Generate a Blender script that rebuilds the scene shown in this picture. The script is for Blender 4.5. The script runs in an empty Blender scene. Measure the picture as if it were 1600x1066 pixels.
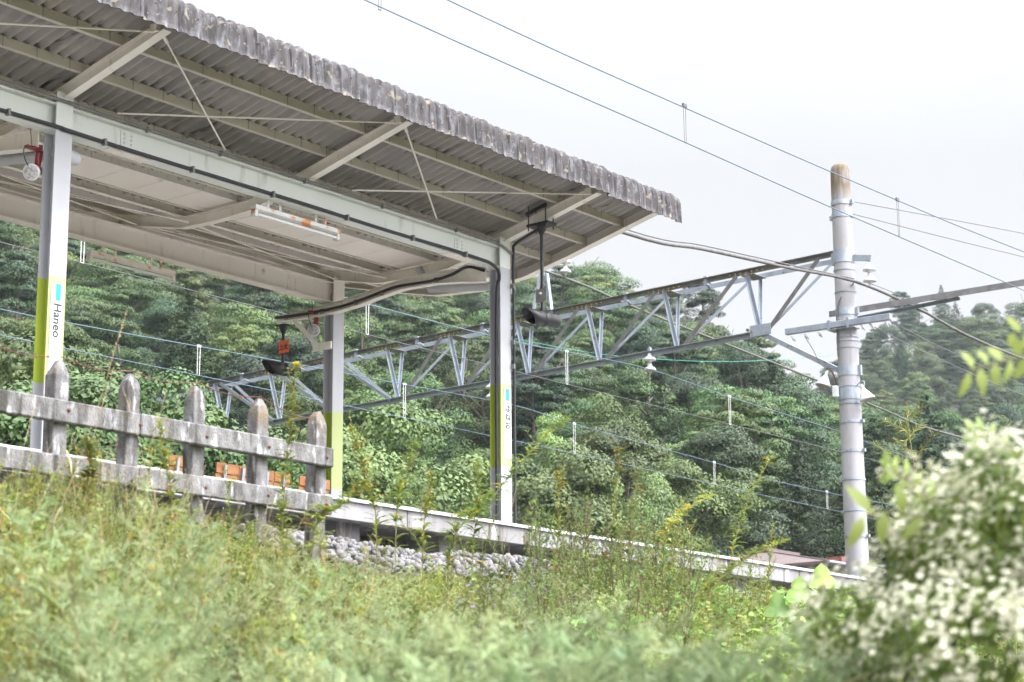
import bpy, math, random
import numpy as np
from mathutils import Vector, Matrix
S = bpy.context.scene
COL = S.collection
rnd = random.Random(7)
# ------------------------------------------------------------------ camera
# world: X runs along the railway (away to the right), Y across it (away to the left), Z up, metres
PITCH, YAW, ROLL = math.atan(695/3111.0), math.radians(38.5), math.radians(0.4)
F = Vector((math.cos(YAW)*math.cos(PITCH), math.sin(YAW)*math.cos(PITCH), math.sin(PITCH)))
R0 = Vector((math.sin(YAW), -math.cos(YAW), 0)); U0 = R0.cross(F)
RT = R0*math.cos(ROLL) - U0*math.sin(ROLL); UP = RT.cross(F)
EYE = Vector((0, 0, 1.5))
cam = bpy.data.cameras.new('camera'); co = bpy.data.objects.new('camera', cam); COL.objects.link(co)
co.matrix_world = Matrix(((RT.x, UP.x, -F.x, EYE.x), (RT.y, UP.y, -F.y, EYE.y), (RT.z, UP.z, -F.z, EYE.z), (0, 0, 0, 1)))
cam.lens = 70; cam.sensor_width = 36; cam.clip_start = 0.1; cam.clip_end = 3000
cam.dof.use_dof = True; cam.dof.focus_distance = 22; cam.dof.aperture_fstop = 4.0
S.camera = co
# ------------------------------------------------------------------ world, sun, exposure
SUN_EL, SUN_AZ = math.radians(48), math.radians(-76)     # sun high on the camera's side of the line
W = bpy.data.worlds.new('World'); S.world = W; W.use_nodes = True
nt = W.node_tree; nt.nodes.clear()
def wn(t, **k):
    n = nt.nodes.new(t)
    for a, b in k.items(): setattr(n, a, b)
    return n
sky = wn('ShaderNodeTexSky', sky_type='NISHITA', sun_disc=False, sun_elevation=SUN_EL, sun_rotation=math.radians(90)-SUN_AZ, dust_density=4.0)
bw = wn('ShaderNodeRGBToBW'); nt.links.new(sky.outputs[0], bw.inputs[0])
tc = wn('ShaderNodeTexCoord'); sep = wn('ShaderNodeSeparateXYZ'); nt.links.new(tc.outputs['Generated'], sep.inputs[0])
grad = wn('ShaderNodeMapRange'); grad.inputs['From Min'].default_value = 0.30; grad.inputs['From Max'].default_value = 1.0
grad.inputs['To Min'].default_value = 4.4; grad.inputs['To Max'].default_value = 14.0
nt.links.new(sep.outputs['Z'], grad.inputs['Value'])
nz = wn('ShaderNodeTexNoise'); nz.inputs['Scale'].default_value = 2.2; nz.inputs['Detail'].default_value = 4; nt.links.new(tc.outputs['Generated'], nz.inputs['Vector'])
nr = wn('ShaderNodeMapRange'); nr.inputs['From Min'].default_value = 0.3; nr.inputs['From Max'].default_value = 0.7
nr.inputs['To Min'].default_value = 0.95; nr.inputs['To Max'].default_value = 1.05; nt.links.new(nz.outputs['Fac'], nr.inputs['Value'])
sunv = (math.cos(SUN_EL)*math.cos(SUN_AZ), math.cos(SUN_EL)*math.sin(SUN_AZ), math.sin(SUN_EL))
dot = wn('ShaderNodeVectorMath', operation='DOT_PRODUCT'); nt.links.new(tc.outputs['Generated'], dot.inputs[0]); dot.inputs[1].default_value = sunv
glow = wn('ShaderNodeMapRange', interpolation_type='SMOOTHSTEP'); glow.inputs['From Min'].default_value = 0.42; glow.inputs['From Max'].default_value = 1.0
glow.inputs['To Min'].default_value = 0.0; glow.inputs['To Max'].default_value = 34.0; nt.links.new(dot.outputs['Value'], glow.inputs['Value'])
addn = wn('ShaderNodeMath', operation='ADD'); nt.links.new(grad.outputs[0], addn.inputs[0]); nt.links.new(glow.outputs[0], addn.inputs[1])
mul = wn('ShaderNodeMath', operation='MULTIPLY'); nt.links.new(addn.outputs[0], mul.inputs[0]); nt.links.new(nr.outputs[0], mul.inputs[1])
cloud = wn('ShaderNodeVectorMath', operation='SCALE'); cloud.inputs[0].default_value = (0.985, 0.992, 1.015); nt.links.new(mul.outputs[0], cloud.inputs['Scale'])
mx = wn('ShaderNodeMix', data_type='RGBA'); mx.inputs['Factor'].default_value = 0.93       # closed cloud cover over the blue
nt.links.new(sky.outputs[0], mx.inputs[6]); nt.links.new(cloud.outputs[0], mx.inputs[7])
bg = wn('ShaderNodeBackground'); bg.inputs['Strength'].default_value = 0.1; nt.links.new(mx.outputs[2], bg.inputs['Color'])
wo = wn('ShaderNodeOutputWorld'); nt.links.new(bg.outputs[0], wo.inputs[0])
sl = bpy.data.lights.new('sun', 'SUN'); sl.energy = 1.6; sl.angle = math.radians(12); sl.color = (1, 0.985, 0.96)
so = bpy.data.objects.new('sun', sl); COL.objects.link(so)
sd = Vector((math.cos(SUN_EL)*math.cos(SUN_AZ), math.cos(SUN_EL)*math.sin(SUN_AZ), math.sin(SUN_EL)))
so.rotation_euler = sd.to_track_quat('Z', 'Y').to_euler()
S.view_settings.view_transform = 'Standard'; S.view_settings.look = 'None'; S.view_settings.gamma = 1
S.view_settings.exposure = 1.05
S.cycles.use_denoising = True; S.cycles.max_bounces = 8; S.cycles.transparent_max_bounces = 8

# ------------------------------------------------------------------ materials
MATS = {}
def mat(name, c1, c2=None, scale=3.0, lo=0.35, hi=0.65, rough=0.7, metal=0.0, stretch=(1, 1, 1), bump=0.0, bscale=None, objvar=0.0, transl=0.0, layers=(), zmask=None, detail=5.0):
    """c1/c2 mixed by noise; layers = extra (colour, noise scale, threshold lo, hi, stretch); objvar varies per object."""
    m = bpy.data.materials.new(name); m.use_nodes = True; t = m.node_tree; N = t.nodes; Lk = t.links.new
    b = N['Principled BSDF']; out = N['Material Output']
    b.inputs['Roughness'].default_value = rough; b.inputs['Metallic'].default_value = metal
    geo = N.new('ShaderNodeNewGeometry')
    def noise(sc, st, seed=0.0, det=detail):
        mp = N.new('ShaderNodeMapping'); mp.inputs['Scale'].default_value = st; mp.inputs['Location'].default_value = (seed, seed*1.7, seed*0.6)
        Lk(geo.outputs['Position'], mp.inputs['Vector'])
        n = N.new('ShaderNodeTexNoise'); n.inputs['Scale'].default_value = sc; n.inputs['Detail'].default_value = det
        Lk(mp.outputs[0], n.inputs['Vector']); return n.outputs['Fac']
    def mapr(v, a, b2, c=0.0, d=1.0):
        r = N.new('ShaderNodeMapRange'); r.inputs['From Min'].default_value = a; r.inputs['From Max'].default_value = b2
        r.inputs['To Min'].default_value = c; r.inputs['To Max'].default_value = d; Lk(v, r.inputs['Value']); return r.outputs[0]
    def mix(f, a, c):
        x = N.new('ShaderNodeMix'); x.data_type = 'RGBA'; Lk(f, x.inputs[0])
        for s, v in ((6, a), (7, c)):
            if isinstance(v, tuple): x.inputs[s].default_value = (*v, 1)
            else: Lk(v, x.inputs[s])
        return x.outputs[2]
    cur = c1
    if c2 is not None: cur = mix(mapr(noise(scale, stretch), lo, hi), c1, c2)
    for i, (lc, ls, la, lb, lst) in enumerate(layers):
        f = mapr(noise(ls, lst, 3.1+i*5.3), la, lb)
        if zmask and i == zmask[0]:
            sp = N.new('ShaderNodeSeparateXYZ'); Lk(geo.outputs['Position'], sp.inputs[0])
            mm = N.new('ShaderNodeMath'); mm.operation = 'MULTIPLY'; Lk(f, mm.inputs[0]); Lk(mapr(sp.outputs['Z'], zmask[1], zmask[2]), mm.inputs[1]); f = mm.outputs[0]
        cur = mix(f, cur, lc)
    if objvar:
        oi = N.new('ShaderNodeObjectInfo'); hs = N.new('ShaderNodeHueSaturation')
        Lk(mapr(oi.outputs['Random'], 0, 1, 0.5-0.05*objvar, 0.5+0.025*objvar), hs.inputs['Hue'])
        ml = N.new('ShaderNodeMath'); ml.operation = 'MULTIPLY'; ml.inputs[1].default_value = 7.13; Lk(oi.outputs['Random'], ml.inputs[0])
        fr = N.new('ShaderNodeMath'); fr.operation = 'FRACT'; Lk(ml.outputs[0], fr.inputs[0])
        Lk(mapr(fr.outputs[0], 0, 1, 1-0.4*objvar, 1+0.45*objvar), hs.inputs['Value'])
        if isinstance(cur, tuple): hs.inputs['Color'].default_value = (*cur, 1)
        else: Lk(cur, hs.inputs['Color'])
        cur = hs.outputs[0]
    if isinstance(cur, tuple): b.inputs['Base Color'].default_value = (*cur, 1)
    else: Lk(cur, b.inputs['Base Color'])
    if bump:
        bp = N.new('ShaderNodeBump'); bp.inputs['Strength'].default_value = bump; bp.inputs['Distance'].default_value = 0.01
        Lk(noise(bscale or scale*6, stretch, 9.0), bp.inputs['Height']); Lk(bp.outputs[0], b.inputs['Normal'])
    if transl:
        tr = N.new('ShaderNodeBsdfTranslucent'); ms = N.new('ShaderNodeMixShader'); ms.inputs[0].default_value = transl
        if isinstance(cur, tuple): tr.inputs['Color'].default_value = (*cur, 1)
        else: Lk(cur, tr.inputs['Color'])
        Lk(b.outputs[0], ms.inputs[1]); Lk(tr.outputs[0], ms.inputs[2]); Lk(ms.outputs[0], out.inputs['Surface'])
    MATS[name] = m; return m
ONE = (1, 1, 1)
mat('cream_paint', (0.85, 0.80, 0.745), (0.79, 0.735, 0.68), 1.6, rough=0.5, layers=[((0.28, 0.19, 0.12), 5.0, 0.66, 0.8, ONE), ((0.58, 0.52, 0.45), 14.0, 0.6, 0.85, (1, 1, 0.2))])
mat('green_grey_paint', (0.76, 0.785, 0.76), (0.70, 0.725, 0.70), 1.1, rough=0.45, layers=[((0.42, 0.40, 0.35), 9.0, 0.6, 0.85, (1, 1, 0.15))])
mat('olive_paint', (0.56, 0.52, 0.44), (0.49, 0.455, 0.385), 2.0, rough=0.55, layers=[((0.2, 0.14, 0.1), 7.0, 0.66, 0.8, ONE)])
mat('white_paint', (0.47, 0.475, 0.51), (0.42, 0.425, 0.455), 1.5, rough=0.4, layers=[((0.55, 0.53, 0.5), 12.0, 0.6, 0.85, (1, 1, 0.08))])
mat('lime_paint', (0.42, 0.50, 0.055), (0.38, 0.46, 0.06), 2.0, rough=0.45)
mat('lit_lime_paint', (0.43, 0.50, 0.18), (0.46, 0.53, 0.22), 2.0, rough=0.45)  # same band paint, paled to put the front flange's brighter light into colour
mat('ceiling_board', (0.87, 0.81, 0.76), (0.83, 0.77, 0.71), 1.2, rough=0.6, layers=[((0.42, 0.33, 0.27), 3.0, 0.66, 0.85, ONE)])
mat('slate_sheet', (0.37, 0.34, 0.325), (0.27, 0.248, 0.237), 1.4, 0.35, 0.7, rough=0.9, bump=0.3, bscale=60, layers=[((0.38, 0.345, 0.31), 5.0, 0.52, 0.75, (0.25, 1, 1)), ((0.08, 0.07, 0.066), 9, 0.62, 0.72, (1, 0.15, 1))])
mat('eave_slate', (0.098, 0.091, 0.096), (0.045, 0.041, 0.044), 9.0, 0.35, 0.68, rough=0.95, stretch=(1, 1, 0.35), bump=0.7, bscale=55,
    layers=[((0.17, 0.175, 0.20), 14.0, 0.54, 0.74, (1, 1, 0.5)), ((0.028, 0.025, 0.027), 13.0, 0.54, 0.62, (1.6, 1, 0.16)), ((0.215, 0.185, 0.15), 9.5, 0.61, 0.68, ONE), ((0.42, 0.22, 0.09), 10.0, 0.71, 0.745, ONE), ((0.26, 0.25, 0.25), 34.0, 0.64, 0.74, ONE)])
mat('rust', (0.16, 0.05, 0.03), (0.09, 0.035, 0.025), 30)
mat('bolt_yellow', (0.55, 0.40, 0.08), rough=0.5)
mat('concrete', (0.32, 0.315, 0.33), (0.22, 0.215, 0.222), 3.0, rough=0.9, stretch=(1, 1, 0.3), bump=0.3, bscale=70,
    layers=[((0.22, 0.19, 0.17), 6.0, 0.54, 0.68, (1, 1, 0.08)), ((0.10, 0.075, 0.055), 5.0, 0.60, 0.66, (1, 1, 0.05)), ((0.55, 0.55, 0.57), 9, 0.6, 0.75, (1, 1, 0.15))])
mat('fence_concrete', (0.215, 0.21, 0.215), (0.095, 0.09, 0.09), 16.0, rough=0.95, stretch=(1, 1, 0.6), bump=0.8, bscale=90,
    layers=[((0.20, 0.15, 0.095), 6.0, 0.50, 0.66, ONE), ((0.055, 0.05, 0.045), 11.0, 0.53, 0.64, (1, 1, 0.14)), ((0.45, 0.45, 0.48), 18.0, 0.58, 0.70, (1, 1, 0.3))], zmask=(0, 3.62, 3.95))
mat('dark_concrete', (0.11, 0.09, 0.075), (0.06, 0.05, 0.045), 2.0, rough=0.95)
mat('pole_concrete', (0.37, 0.365, 0.395), (0.29, 0.285, 0.30), 5.0, rough=0.85, stretch=(1, 1, 0.12), bump=0.15, bscale=60,
    layers=[((0.15, 0.11, 0.065), 4.0, 0.25, 0.5, (2, 2, 0.4)), ((0.3, 0.28, 0.27), 9.0, 0.62, 0.74, (1, 1, 0.06))], zmask=(0, 12.55, 13.1))
mat('steel', (0.36, 0.40, 0.47), (0.29, 0.32, 0.38), 5.0, rough=0.45, metal=0.35, layers=[((0.17, 0.13, 0.11), 9.0, 0.63, 0.75, ONE)])
mat('weathered_steel', (0.17, 0.165, 0.172), (0.24, 0.235, 0.245), 6.0, rough=0.7, metal=0.1, layers=[((0.22, 0.11, 0.055), 5.0, 0.62, 0.75, ONE)])
mat('black_rubber', (0.018, 0.018, 0.022), rough=0.45)
mat('black_metal', (0.012, 0.012, 0.016), (0.025, 0.022, 0.024), 14.0, rough=0.5)
mat('grey_conduit', (0.16, 0.16, 0.155), (0.22, 0.215, 0.2), 9.0, rough=0.6)
mat('wire_metal', (0.13, 0.19, 0.26), rough=0.4, metal=0.6)
mat('dark_wire', (0.10, 0.10, 0.11), rough=0.6)
mat('green_wire', (0.05, 0.32, 0.27), rough=0.5)
mat('cable_sheath', (0.075, 0.068, 0.068), (0.13, 0.12, 0.118), 12.0, rough=0.7)
mat('porcelain', (0.72, 0.73, 0.76), (0.6, 0.6, 0.62), 9, rough=0.15)
mat('lamp_white', (0.72, 0.74, 0.75), (0.62, 0.64, 0.66), 8, rough=0.3)
mat('lamp_inside', (0.5, 0.48, 0.46), rough=0.3)
mat('lamp_glass', (0.62, 0.6, 0.6), (0.3, 0.28, 0.28), 45, rough=0.08)
mat('red_paint', (0.33, 0.03, 0.035), (0.2, 0.03, 0.03), 20, rough=0.4)
mat('tube_white', (0.66, 0.66, 0.66), rough=0.25)
mat('fixture_paint', (0.66, 0.66, 0.66), (0.58, 0.57, 0.55), 6, rough=0.5, layers=[((0.62, 0.27, 0.1), 5.5, 0.53, 0.60, (1, 1, 2))])
mat('fixture_cream', (0.82, 0.76, 0.67), (0.74, 0.68, 0.58), 6, rough=0.5, layers=[((0.55, 0.27, 0.12), 6.5, 0.56, 0.64, (1, 1, 2))])
mat('sign_white', (0.60, 0.60, 0.64), (0.55, 0.55, 0.59), 30, 0.5, 0.8, rough=0.35)
mat('sign_cyan', (0.0, 0.30, 0.52), rough=0.4)
mat('sign_black', (0.025, 0.025, 0.04), rough=0.5)
mat('orange_plate', (0.85, 0.13, 0.01), (0.75, 0.12, 0.015), 20, rough=0.5)
mat('bench_wood', (0.36, 0.15, 0.05), (0.24, 0.09, 0.03), 14.0, stretch=(0.3, 1, 2), rough=0.55)
mat('edge_paint', (0.56, 0.57, 0.59), (0.42, 0.42, 0.42), 12.0, 0.5, 0.75, rough=0.7)
mat('stone', (0.235, 0.228, 0.238), (0.10, 0.096, 0.10), 5.0, rough=0.95, bump=0.4, bscale=60, layers=[((0.24, 0.19, 0.16), 1.3, 0.64, 0.8, ONE)])
mat('roof_metal', (0.155, 0.112, 0.112), (0.13, 0.094, 0.094), 2.0, rough=0.45)
mat('wall_plaster', (0.5, 0.5, 0.48), rough=0.8)
mat('red_steel', (0.25, 0.06, 0.045), (0.15, 0.05, 0.04), 10, rough=0.6)
mat('soil', (0.05, 0.055, 0.022), (0.085, 0.07, 0.035), 3.0, rough=1.0)
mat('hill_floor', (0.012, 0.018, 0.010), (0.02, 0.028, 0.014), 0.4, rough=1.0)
mat('bark', (0.09, 0.07, 0.055), (0.14, 0.12, 0.10), 4.0, stretch=(1, 1, 0.2), rough=0.95)
for nme, a, b_ in (('leaf_broad', (0.065, 0.122, 0.026), (0.033, 0.074, 0.021)), ('leaf_yellow', (0.093, 0.149, 0.030), (0.051, 0.099, 0.025)),
                   ('leaf_dark', (0.035, 0.077, 0.028), (0.018, 0.049, 0.023)), ('leaf_pine', (0.047, 0.093, 0.033), (0.026, 0.062, 0.028)),
                   ('leaf_shrub', (0.085, 0.155, 0.042), (0.05, 0.095, 0.03)), ('leaf_bamboo', (0.20, 0.29, 0.075), (0.14, 0.21, 0.06))):
    mat(nme, a, b_, 0.55, rough=0.6, objvar=0.9, transl=0.05, detail=3)
for nme, a, b_ in (('weed_green', (0.155, 0.225, 0.055), (0.29, 0.34, 0.10)), ('weed_lime', (0.35, 0.41, 0.10), (0.21, 0.29, 0.07)), ('weed_feather', (0.215, 0.30, 0.15), (0.33, 0.39, 0.19)),
                   ('weed_yellow', (0.55, 0.42, 0.04), (0.62, 0.34, 0.04)), ('vine_green', (0.16, 0.30, 0.07), (0.28, 0.42, 0.11)), ('bush_green', (0.10, 0.20, 0.04), (0.24, 0.36, 0.09)),
                   ('pale_leaf', (0.36, 0.45, 0.13), (0.3, 0.4, 0.1))):
    mat(nme, a, b_, 5.0, rough=0.5, objvar=0.7, transl=0.35, detail=3, layers=[(tuple(0.5*q for q in a), 1.6, 0.52, 0.68, ONE), ((0.44, 0.47, 0.16), 2.3, 0.60, 0.74, ONE)] if nme in ('weed_green', 'weed_lime') else ())
mat('straw', (0.50, 0.42, 0.27), (0.38, 0.29, 0.17), 6.0, rough=0.8, objvar=0.1, transl=0.2)
mat('weed_stem', (0.22, 0.16, 0.07), (0.17, 0.20, 0.07), 6.0, rough=0.7, objvar=0.3)
mat('weed_shade', (0.055, 0.085, 0.022), (0.10, 0.13, 0.035), 5.0, rough=0.6, transl=0.2)  # ground cover green darkened to paint shade into gaps between the weeds
mat('dark_stem', (0.075, 0.05, 0.038), (0.12, 0.09, 0.055), 8.0, rough=0.9)
mat('seed_brown', (0.13, 0.095, 0.06), (0.22, 0.17, 0.11), 12.0, rough=0.9, transl=0.2)
mat('petal_white', (0.68, 0.66, 0.55), (0.56, 0.58, 0.40), 30.0, rough=0.6, transl=0.3)
mat('petal_yellow', (0.8, 0.68, 0.02), rough=0.6, transl=0.3)
mat('petal_violet', (0.33, 0.28, 0.62), rough=0.6, transl=0.3)

# ------------------------------------------------------------------ object helpers
def props(o, label=None, cat=None, group=None, kind=None):
    for k, v in (('label', label), ('category', cat), ('group', group), ('kind', kind)):
        if v: o[k] = v
    return o
def empty(name, loc, label, cat, group=None):
    o = bpy.data.objects.new(name, None); COL.objects.link(o); o.location = loc; o.empty_display_size = 0.2
    return props(o, label, cat, group)
def wloc(o):
    p = Vector((0, 0, 0))
    while o is not None: p = p + o.location; o = o.parent
    return p
class MB:
    """collects boxes, bars, tubes, turned shapes in world coordinates; build() links them as one mesh object"""
    def __init__(s): s.v = []; s.f = []; s.mi = []; s.sm = []
    def add(s, vs, fs, mi=0, sm=False):
        n = len(s.v); s.v += [tuple(p) for p in vs]; s.f += [tuple(n+i for i in f) for f in fs]; s.mi += [mi]*len(fs); s.sm += [sm]*len(fs)
    def box(s, x0, x1, y0, y1, z0, z1, mi=0, j=0.0):
        vs = [(x, y, z) for x in (x0, x1) for y in (y0, y1) for z in (z0, z1)]
        if j: vs = [tuple(c+rnd.uniform(-j, j) for c in p) for p in vs]
        s.add(vs, [(0, 1, 3, 2), (4, 6, 7, 5), (0, 4, 5, 1), (2, 3, 7, 6), (0, 2, 6, 4), (1, 5, 7, 3)], mi)
    def bar(s, p, q, w, h, mi=0, up=(0, 0, 1), off=(0, 0)):
        p = Vector(p); q = Vector(q); d = (q-p).normalized(); u = Vector(up); sd_ = d.cross(u)
        if sd_.length < 1e-4: sd_ = d.cross(Vector((1, 0, 0)))
        sd_.normalize(); u = sd_.cross(d)
        o = sd_*off[0] + u*off[1]; vs = []
        for c in (p, q):
            for a, b in ((-1, -1), (1, -1), (1, 1), (-1, 1)): vs.append(c+o+sd_*a*w/2+u*b*h/2)
        s.add(vs, [(0, 1, 2, 3), (7, 6, 5, 4), (0, 4, 5, 1), (1, 5, 6, 2), (2, 6, 7, 3), (3, 7, 4, 0)], mi)
    def ibeam(s, p, q, w, h, tf=0.012, tw=0.01, mi=0):     # p,q on the centre of the web
        s.bar(p, q, w, tf, mi, off=(0, h/2-tf/2)); s.bar(p, q, w, tf, mi, off=(0, -h/2+tf/2)); s.bar(p, q, tw, h-2*tf, mi)
    def angle(s, p, q, w, t=0.01, mi=0, flip=1, up=(0, 0, 1)):
        s.bar(p, q, w, t, mi, up, (0, w/2-t/2)); s.bar(p, q, t, w-t, mi, up, (flip*(w/2-t/2), -t/2))
    def tube(s, pts, r, n=8, mi=0, caps=True):
        pts = [Vector(p) for p in pts]; rs = r if isinstance(r, (list, tuple)) else [r]*len(pts)
        rings = []; ref = Vector((0.13, 0.21, 0.97)).normalized()
        for i, p in enumerate(pts):
            d = (pts[min(i+1, len(pts)-1)]-pts[max(i-1, 0)]).normalized()
            a = d.cross(ref)
            if a.length < 0.05: a = d.cross(Vector((1, 0.2, 0)))
            a.normalize(); b = d.cross(a)
            rings.append([p+(a*math.cos(t)+b*math.sin(t))*rs[i] for t in (2*math.pi*k/n for k in range(n))])
        vs = [v for g in rings for v in g]; fs = []
        for i in range(len(pts)-1):
            for k in range(n): fs.append((i*n+k, i*n+(k+1) % n, (i+1)*n+(k+1) % n, (i+1)*n+k))
        s.add(vs, fs, mi, True)
        if caps: s.add(rings[0]+rings[-1], [tuple(range(n))[::-1], tuple(range(n, 2*n))], mi)
    def lathe(s, c, axis, prof, n=20, mi=0, sm=True):      # prof: (distance along the axis, radius)
        ax = Vector(axis).normalized(); a = ax.cross(Vector((0, 0, 1)))
        if a.length < 0.05: a = ax.cross(Vector((1, 0, 0)))
        a.normalize(); b = ax.cross(a); c = Vector(c); vs = []; fs = []
        for t, r in prof:
            for k in range(n): vs.append(c+ax*t+(a*math.cos(2*math.pi*k/n)+b*math.sin(2*math.pi*k/n))*r)
        for i in range(len(prof)-1):
            for k in range(n): fs.append((i*n+k, i*n+(k+1) % n, (i+1)*n+(k+1) % n, (i+1)*n+k))
        s.add(vs, fs, mi, sm)
    def build(s, name, mats, parent=None, loc=None, bevel=0.0):
        me = bpy.data.meshes.new(name); o = bpy.data.objects.new(name, me); COL.objects.link(o)
        if parent is not None: o.parent = parent; base = wloc(parent)
        else: base = Vector(loc or (0, 0, 0)); o.location = base
        me.from_pydata([(p[0]-base.x, p[1]-base.y, p[2]-base.z) for p in s.v], [], s.f)
        for m in (mats if isinstance(mats, (list, tuple)) else [mats]): me.materials.append(MATS[m])
        me.polygons.foreach_set('material_index', s.mi); me.polygons.foreach_set('use_smooth', s.sm)
        me.update()
        if bevel:
            bv = o.modifiers.new('edge', 'BEVEL'); bv.width = bevel; bv.segments = 1; bv.limit_method = 'ANGLE'
        return o
def repeat(name, mb, mats, parent, places, rot=None):
    """one mesh built at the origin, a part of its own at every place"""
    first = mb.build(name, mats, None); base = wloc(parent)
    for i, p in enumerate(places):
        o = first if i == 0 else first.copy()
        if i: COL.objects.link(o)
        o.parent = parent; o.location = Vector(p)-base
        if rot: o.rotation_euler = rot(i)
def text_mesh(name, body, size, mat_, origin, xdir, ydir, parent, squeeze=1.0):
    """lettering as a thin solid mesh: origin is its centre, xdir the reading direction"""
    cu = bpy.data.curves.new(name, 'FONT'); cu.body = body; cu.size = size; cu.extrude = 0.0015; cu.offset = 0.0022; cu.align_x = 'CENTER'; cu.align_y = 'CENTER'
    tmp = bpy.data.objects.new('tmp', cu); COL.objects.link(tmp)
    dg = bpy.context.evaluated_depsgraph_get(); me = bpy.data.meshes.new_from_object(tmp.evaluated_get(dg))
    bpy.data.objects.remove(tmp); bpy.data.curves.remove(cu)
    x = Vector(xdir).normalized(); y = Vector(ydir).normalized(); z = x.cross(y); b = wloc(parent) if parent else Vector((0, 0, 0))
    vs = [v.co.copy() for v in me.vertices]; cx = (max(v.x for v in vs)+min(v.x for v in vs))/2; cy = (max(v.y for v in vs)+min(v.y for v in vs))/2
    for v, c in zip(me.vertices, vs): v.co = Vector(origin)-b + x*(c.x-cx)*squeeze + y*(c.y-cy) + z*c.z
    me.materials.clear(); me.materials.append(MATS[mat_]); me.name = name
    o = bpy.data.objects.new(name, me); COL.objects.link(o); o.parent = parent
    return o

# ------------------------------------------------------------------ terrain
def sm(a, b, x):
    t = np.clip((x-a)/(b-a), 0, 1); return t*t*(3-2*t)
def bank(v):                                               # embankment rising from the camera to the track bed
    z = np.clip((v-2.0)/7.4, 0, 1)*2.95
    return z
def hill(x, y):
    r = np.hypot(x, y); az = np.degrees(np.arctan2(y, x))-38.5          # + = left of the view axis
    px = 800-np.tan(np.radians(np.clip(az, -60, 60)))*3188
    t1 = np.interp(px, [-3000, 0, 860, 1000, 1100, 1200, 1260, 1340, 1600, 3000], [0.34, 0.31, 0.275, 0.270, 0.256, 0.236, 0.214, 0.195, 0.178, 0.15])
    crest1 = 185.0
    z1 = 3.0 + (crest1*t1-8.0-3.0)*np.clip((r-62)/(crest1-62), 0, 1)**1.12
    z1 = np.where(r > crest1, z1-(r-crest1)*0.25, z1)
    t2 = np.interp(px, [-3000, 900, 1250, 1340, 1440, 1500, 1600, 3000], [0.1, 0.12, 0.185, 0.212, 0.238, 0.236, 0.232, 0.25])
    z2 = 10 + (380*t2-8-10)*np.clip((r-215)/(165), 0, 1)
    return np.where(r < 60, 3.0, np.maximum(np.maximum(z1, 3.0), np.where(r > 215, z2, 3.0)))
def ground_z(x, y):
    x = np.asarray(x, float); y = np.asarray(y, float)
    near = bank(y) + sm(9.4, 9.9, y)*0.1
    bump = 0.05*np.sin(x*1.7+y)*np.cos(y*2.3-x*0.6)*sm(2, 5, y)*(1-sm(9, 9.6, y))
    return near+bump - sm(18.5, 21, y)*0.05
def polar(name, rs, n, zf, m):
    th = np.linspace(0, 2*np.pi, n, endpoint=False); Rr, T = np.meshgrid(rs, th, indexing='ij')
    X = Rr*np.cos(T); Y = Rr*np.sin(T); Z = zf(X, Y)
    vs = np.stack([X, Y, Z], -1).reshape(-1, 3); fs = []
    for i in range(len(rs)-1):
        for k in range(n): fs.append((i*n+k, (i+1)*n+k, (i+1)*n+(k+1) % n, i*n+(k+1) % n))
    me = bpy.data.meshes.new(name); me.from_pydata(vs.tolist(), [], fs); me.materials.append(MATS[m]); me.polygons.foreach_set('use_smooth', [True]*len(fs))
    o = bpy.data.objects.new(name, me); COL.objects.link(o); o['kind'] = 'structure'; return o
polar('ground', np.concatenate([[0.05], np.linspace(1.2, 24, 90), np.linspace(25, 61, 20)]), 360, ground_z, 'soil')
def hz(x, y):
    az = np.degrees(np.arctan2(y, x))
    h = hill(x, y); away = sm(12, 20, y)                    # the line side and the valley behind the camera stay low
    return np.where(y < 20, ground_z(x, y)*(1-away)+h*away, h)-0.02
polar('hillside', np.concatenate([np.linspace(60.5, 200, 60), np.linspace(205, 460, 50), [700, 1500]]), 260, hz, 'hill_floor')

# ------------------------------------------------------------------ station platform
PT = 4.235                                                   # platform top
pf = empty('station_platform', (13.2, 16, 3.0), 'long pale concrete station platform raised on short posts beside the ballast', 'platform')
X0, X1 = 5.0, 24.8
x = X0; k = 0
while x < X1:                                                # edge slabs of 1.98 m with open joints
    m = MB(); w = min(1.98, X1-x)-0.012
    m.box(x, x+w, 13.2+rnd.uniform(-.004, .004), 13.34, PT-0.21, PT-0.033, 0)
    m.box(x, x+w, 13.341, 14.35, PT-0.15, PT-0.033, 0)
    m.build('edge_slab', ['concrete'], pf, bevel=0.006); x += 1.98; k += 1
x = X0
while x < X1:
    m = MB(); w = min(0.6, X1-x)-0.004
    m.box(x, x+w, 13.165+rnd.uniform(-.003, .003), 13.5, PT-0.032, PT+rnd.uniform(-.002, .002)); m.build('coping', ['edge_paint'], pf); x += 0.6
m = MB(); m.box(X0, X1, 14.351, 18.05, PT-0.2, PT-0.006); m.build('paving', ['concrete'], pf)
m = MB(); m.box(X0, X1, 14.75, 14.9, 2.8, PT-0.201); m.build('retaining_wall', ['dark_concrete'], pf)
for px_ in (8.4, 10.35, 12.3, 14.35, 15.9, 17.9, 19.9, 21.6, 23.15):
    m = MB(); m.box(px_-0.17, px_+0.17, 13.5, 13.75, 2.9, PT-0.151, j=0.008); m.build('support_post', ['concrete'], pf, bevel=0.01)
for px_ in (14.35, 15.9, 23.15): 
    m = MB(); m.box(px_-0.1, px_+0.1, 13.77, 14.74, PT-0.34, PT-0.151); m.build('cross_beam', ['concrete'], pf)

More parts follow.
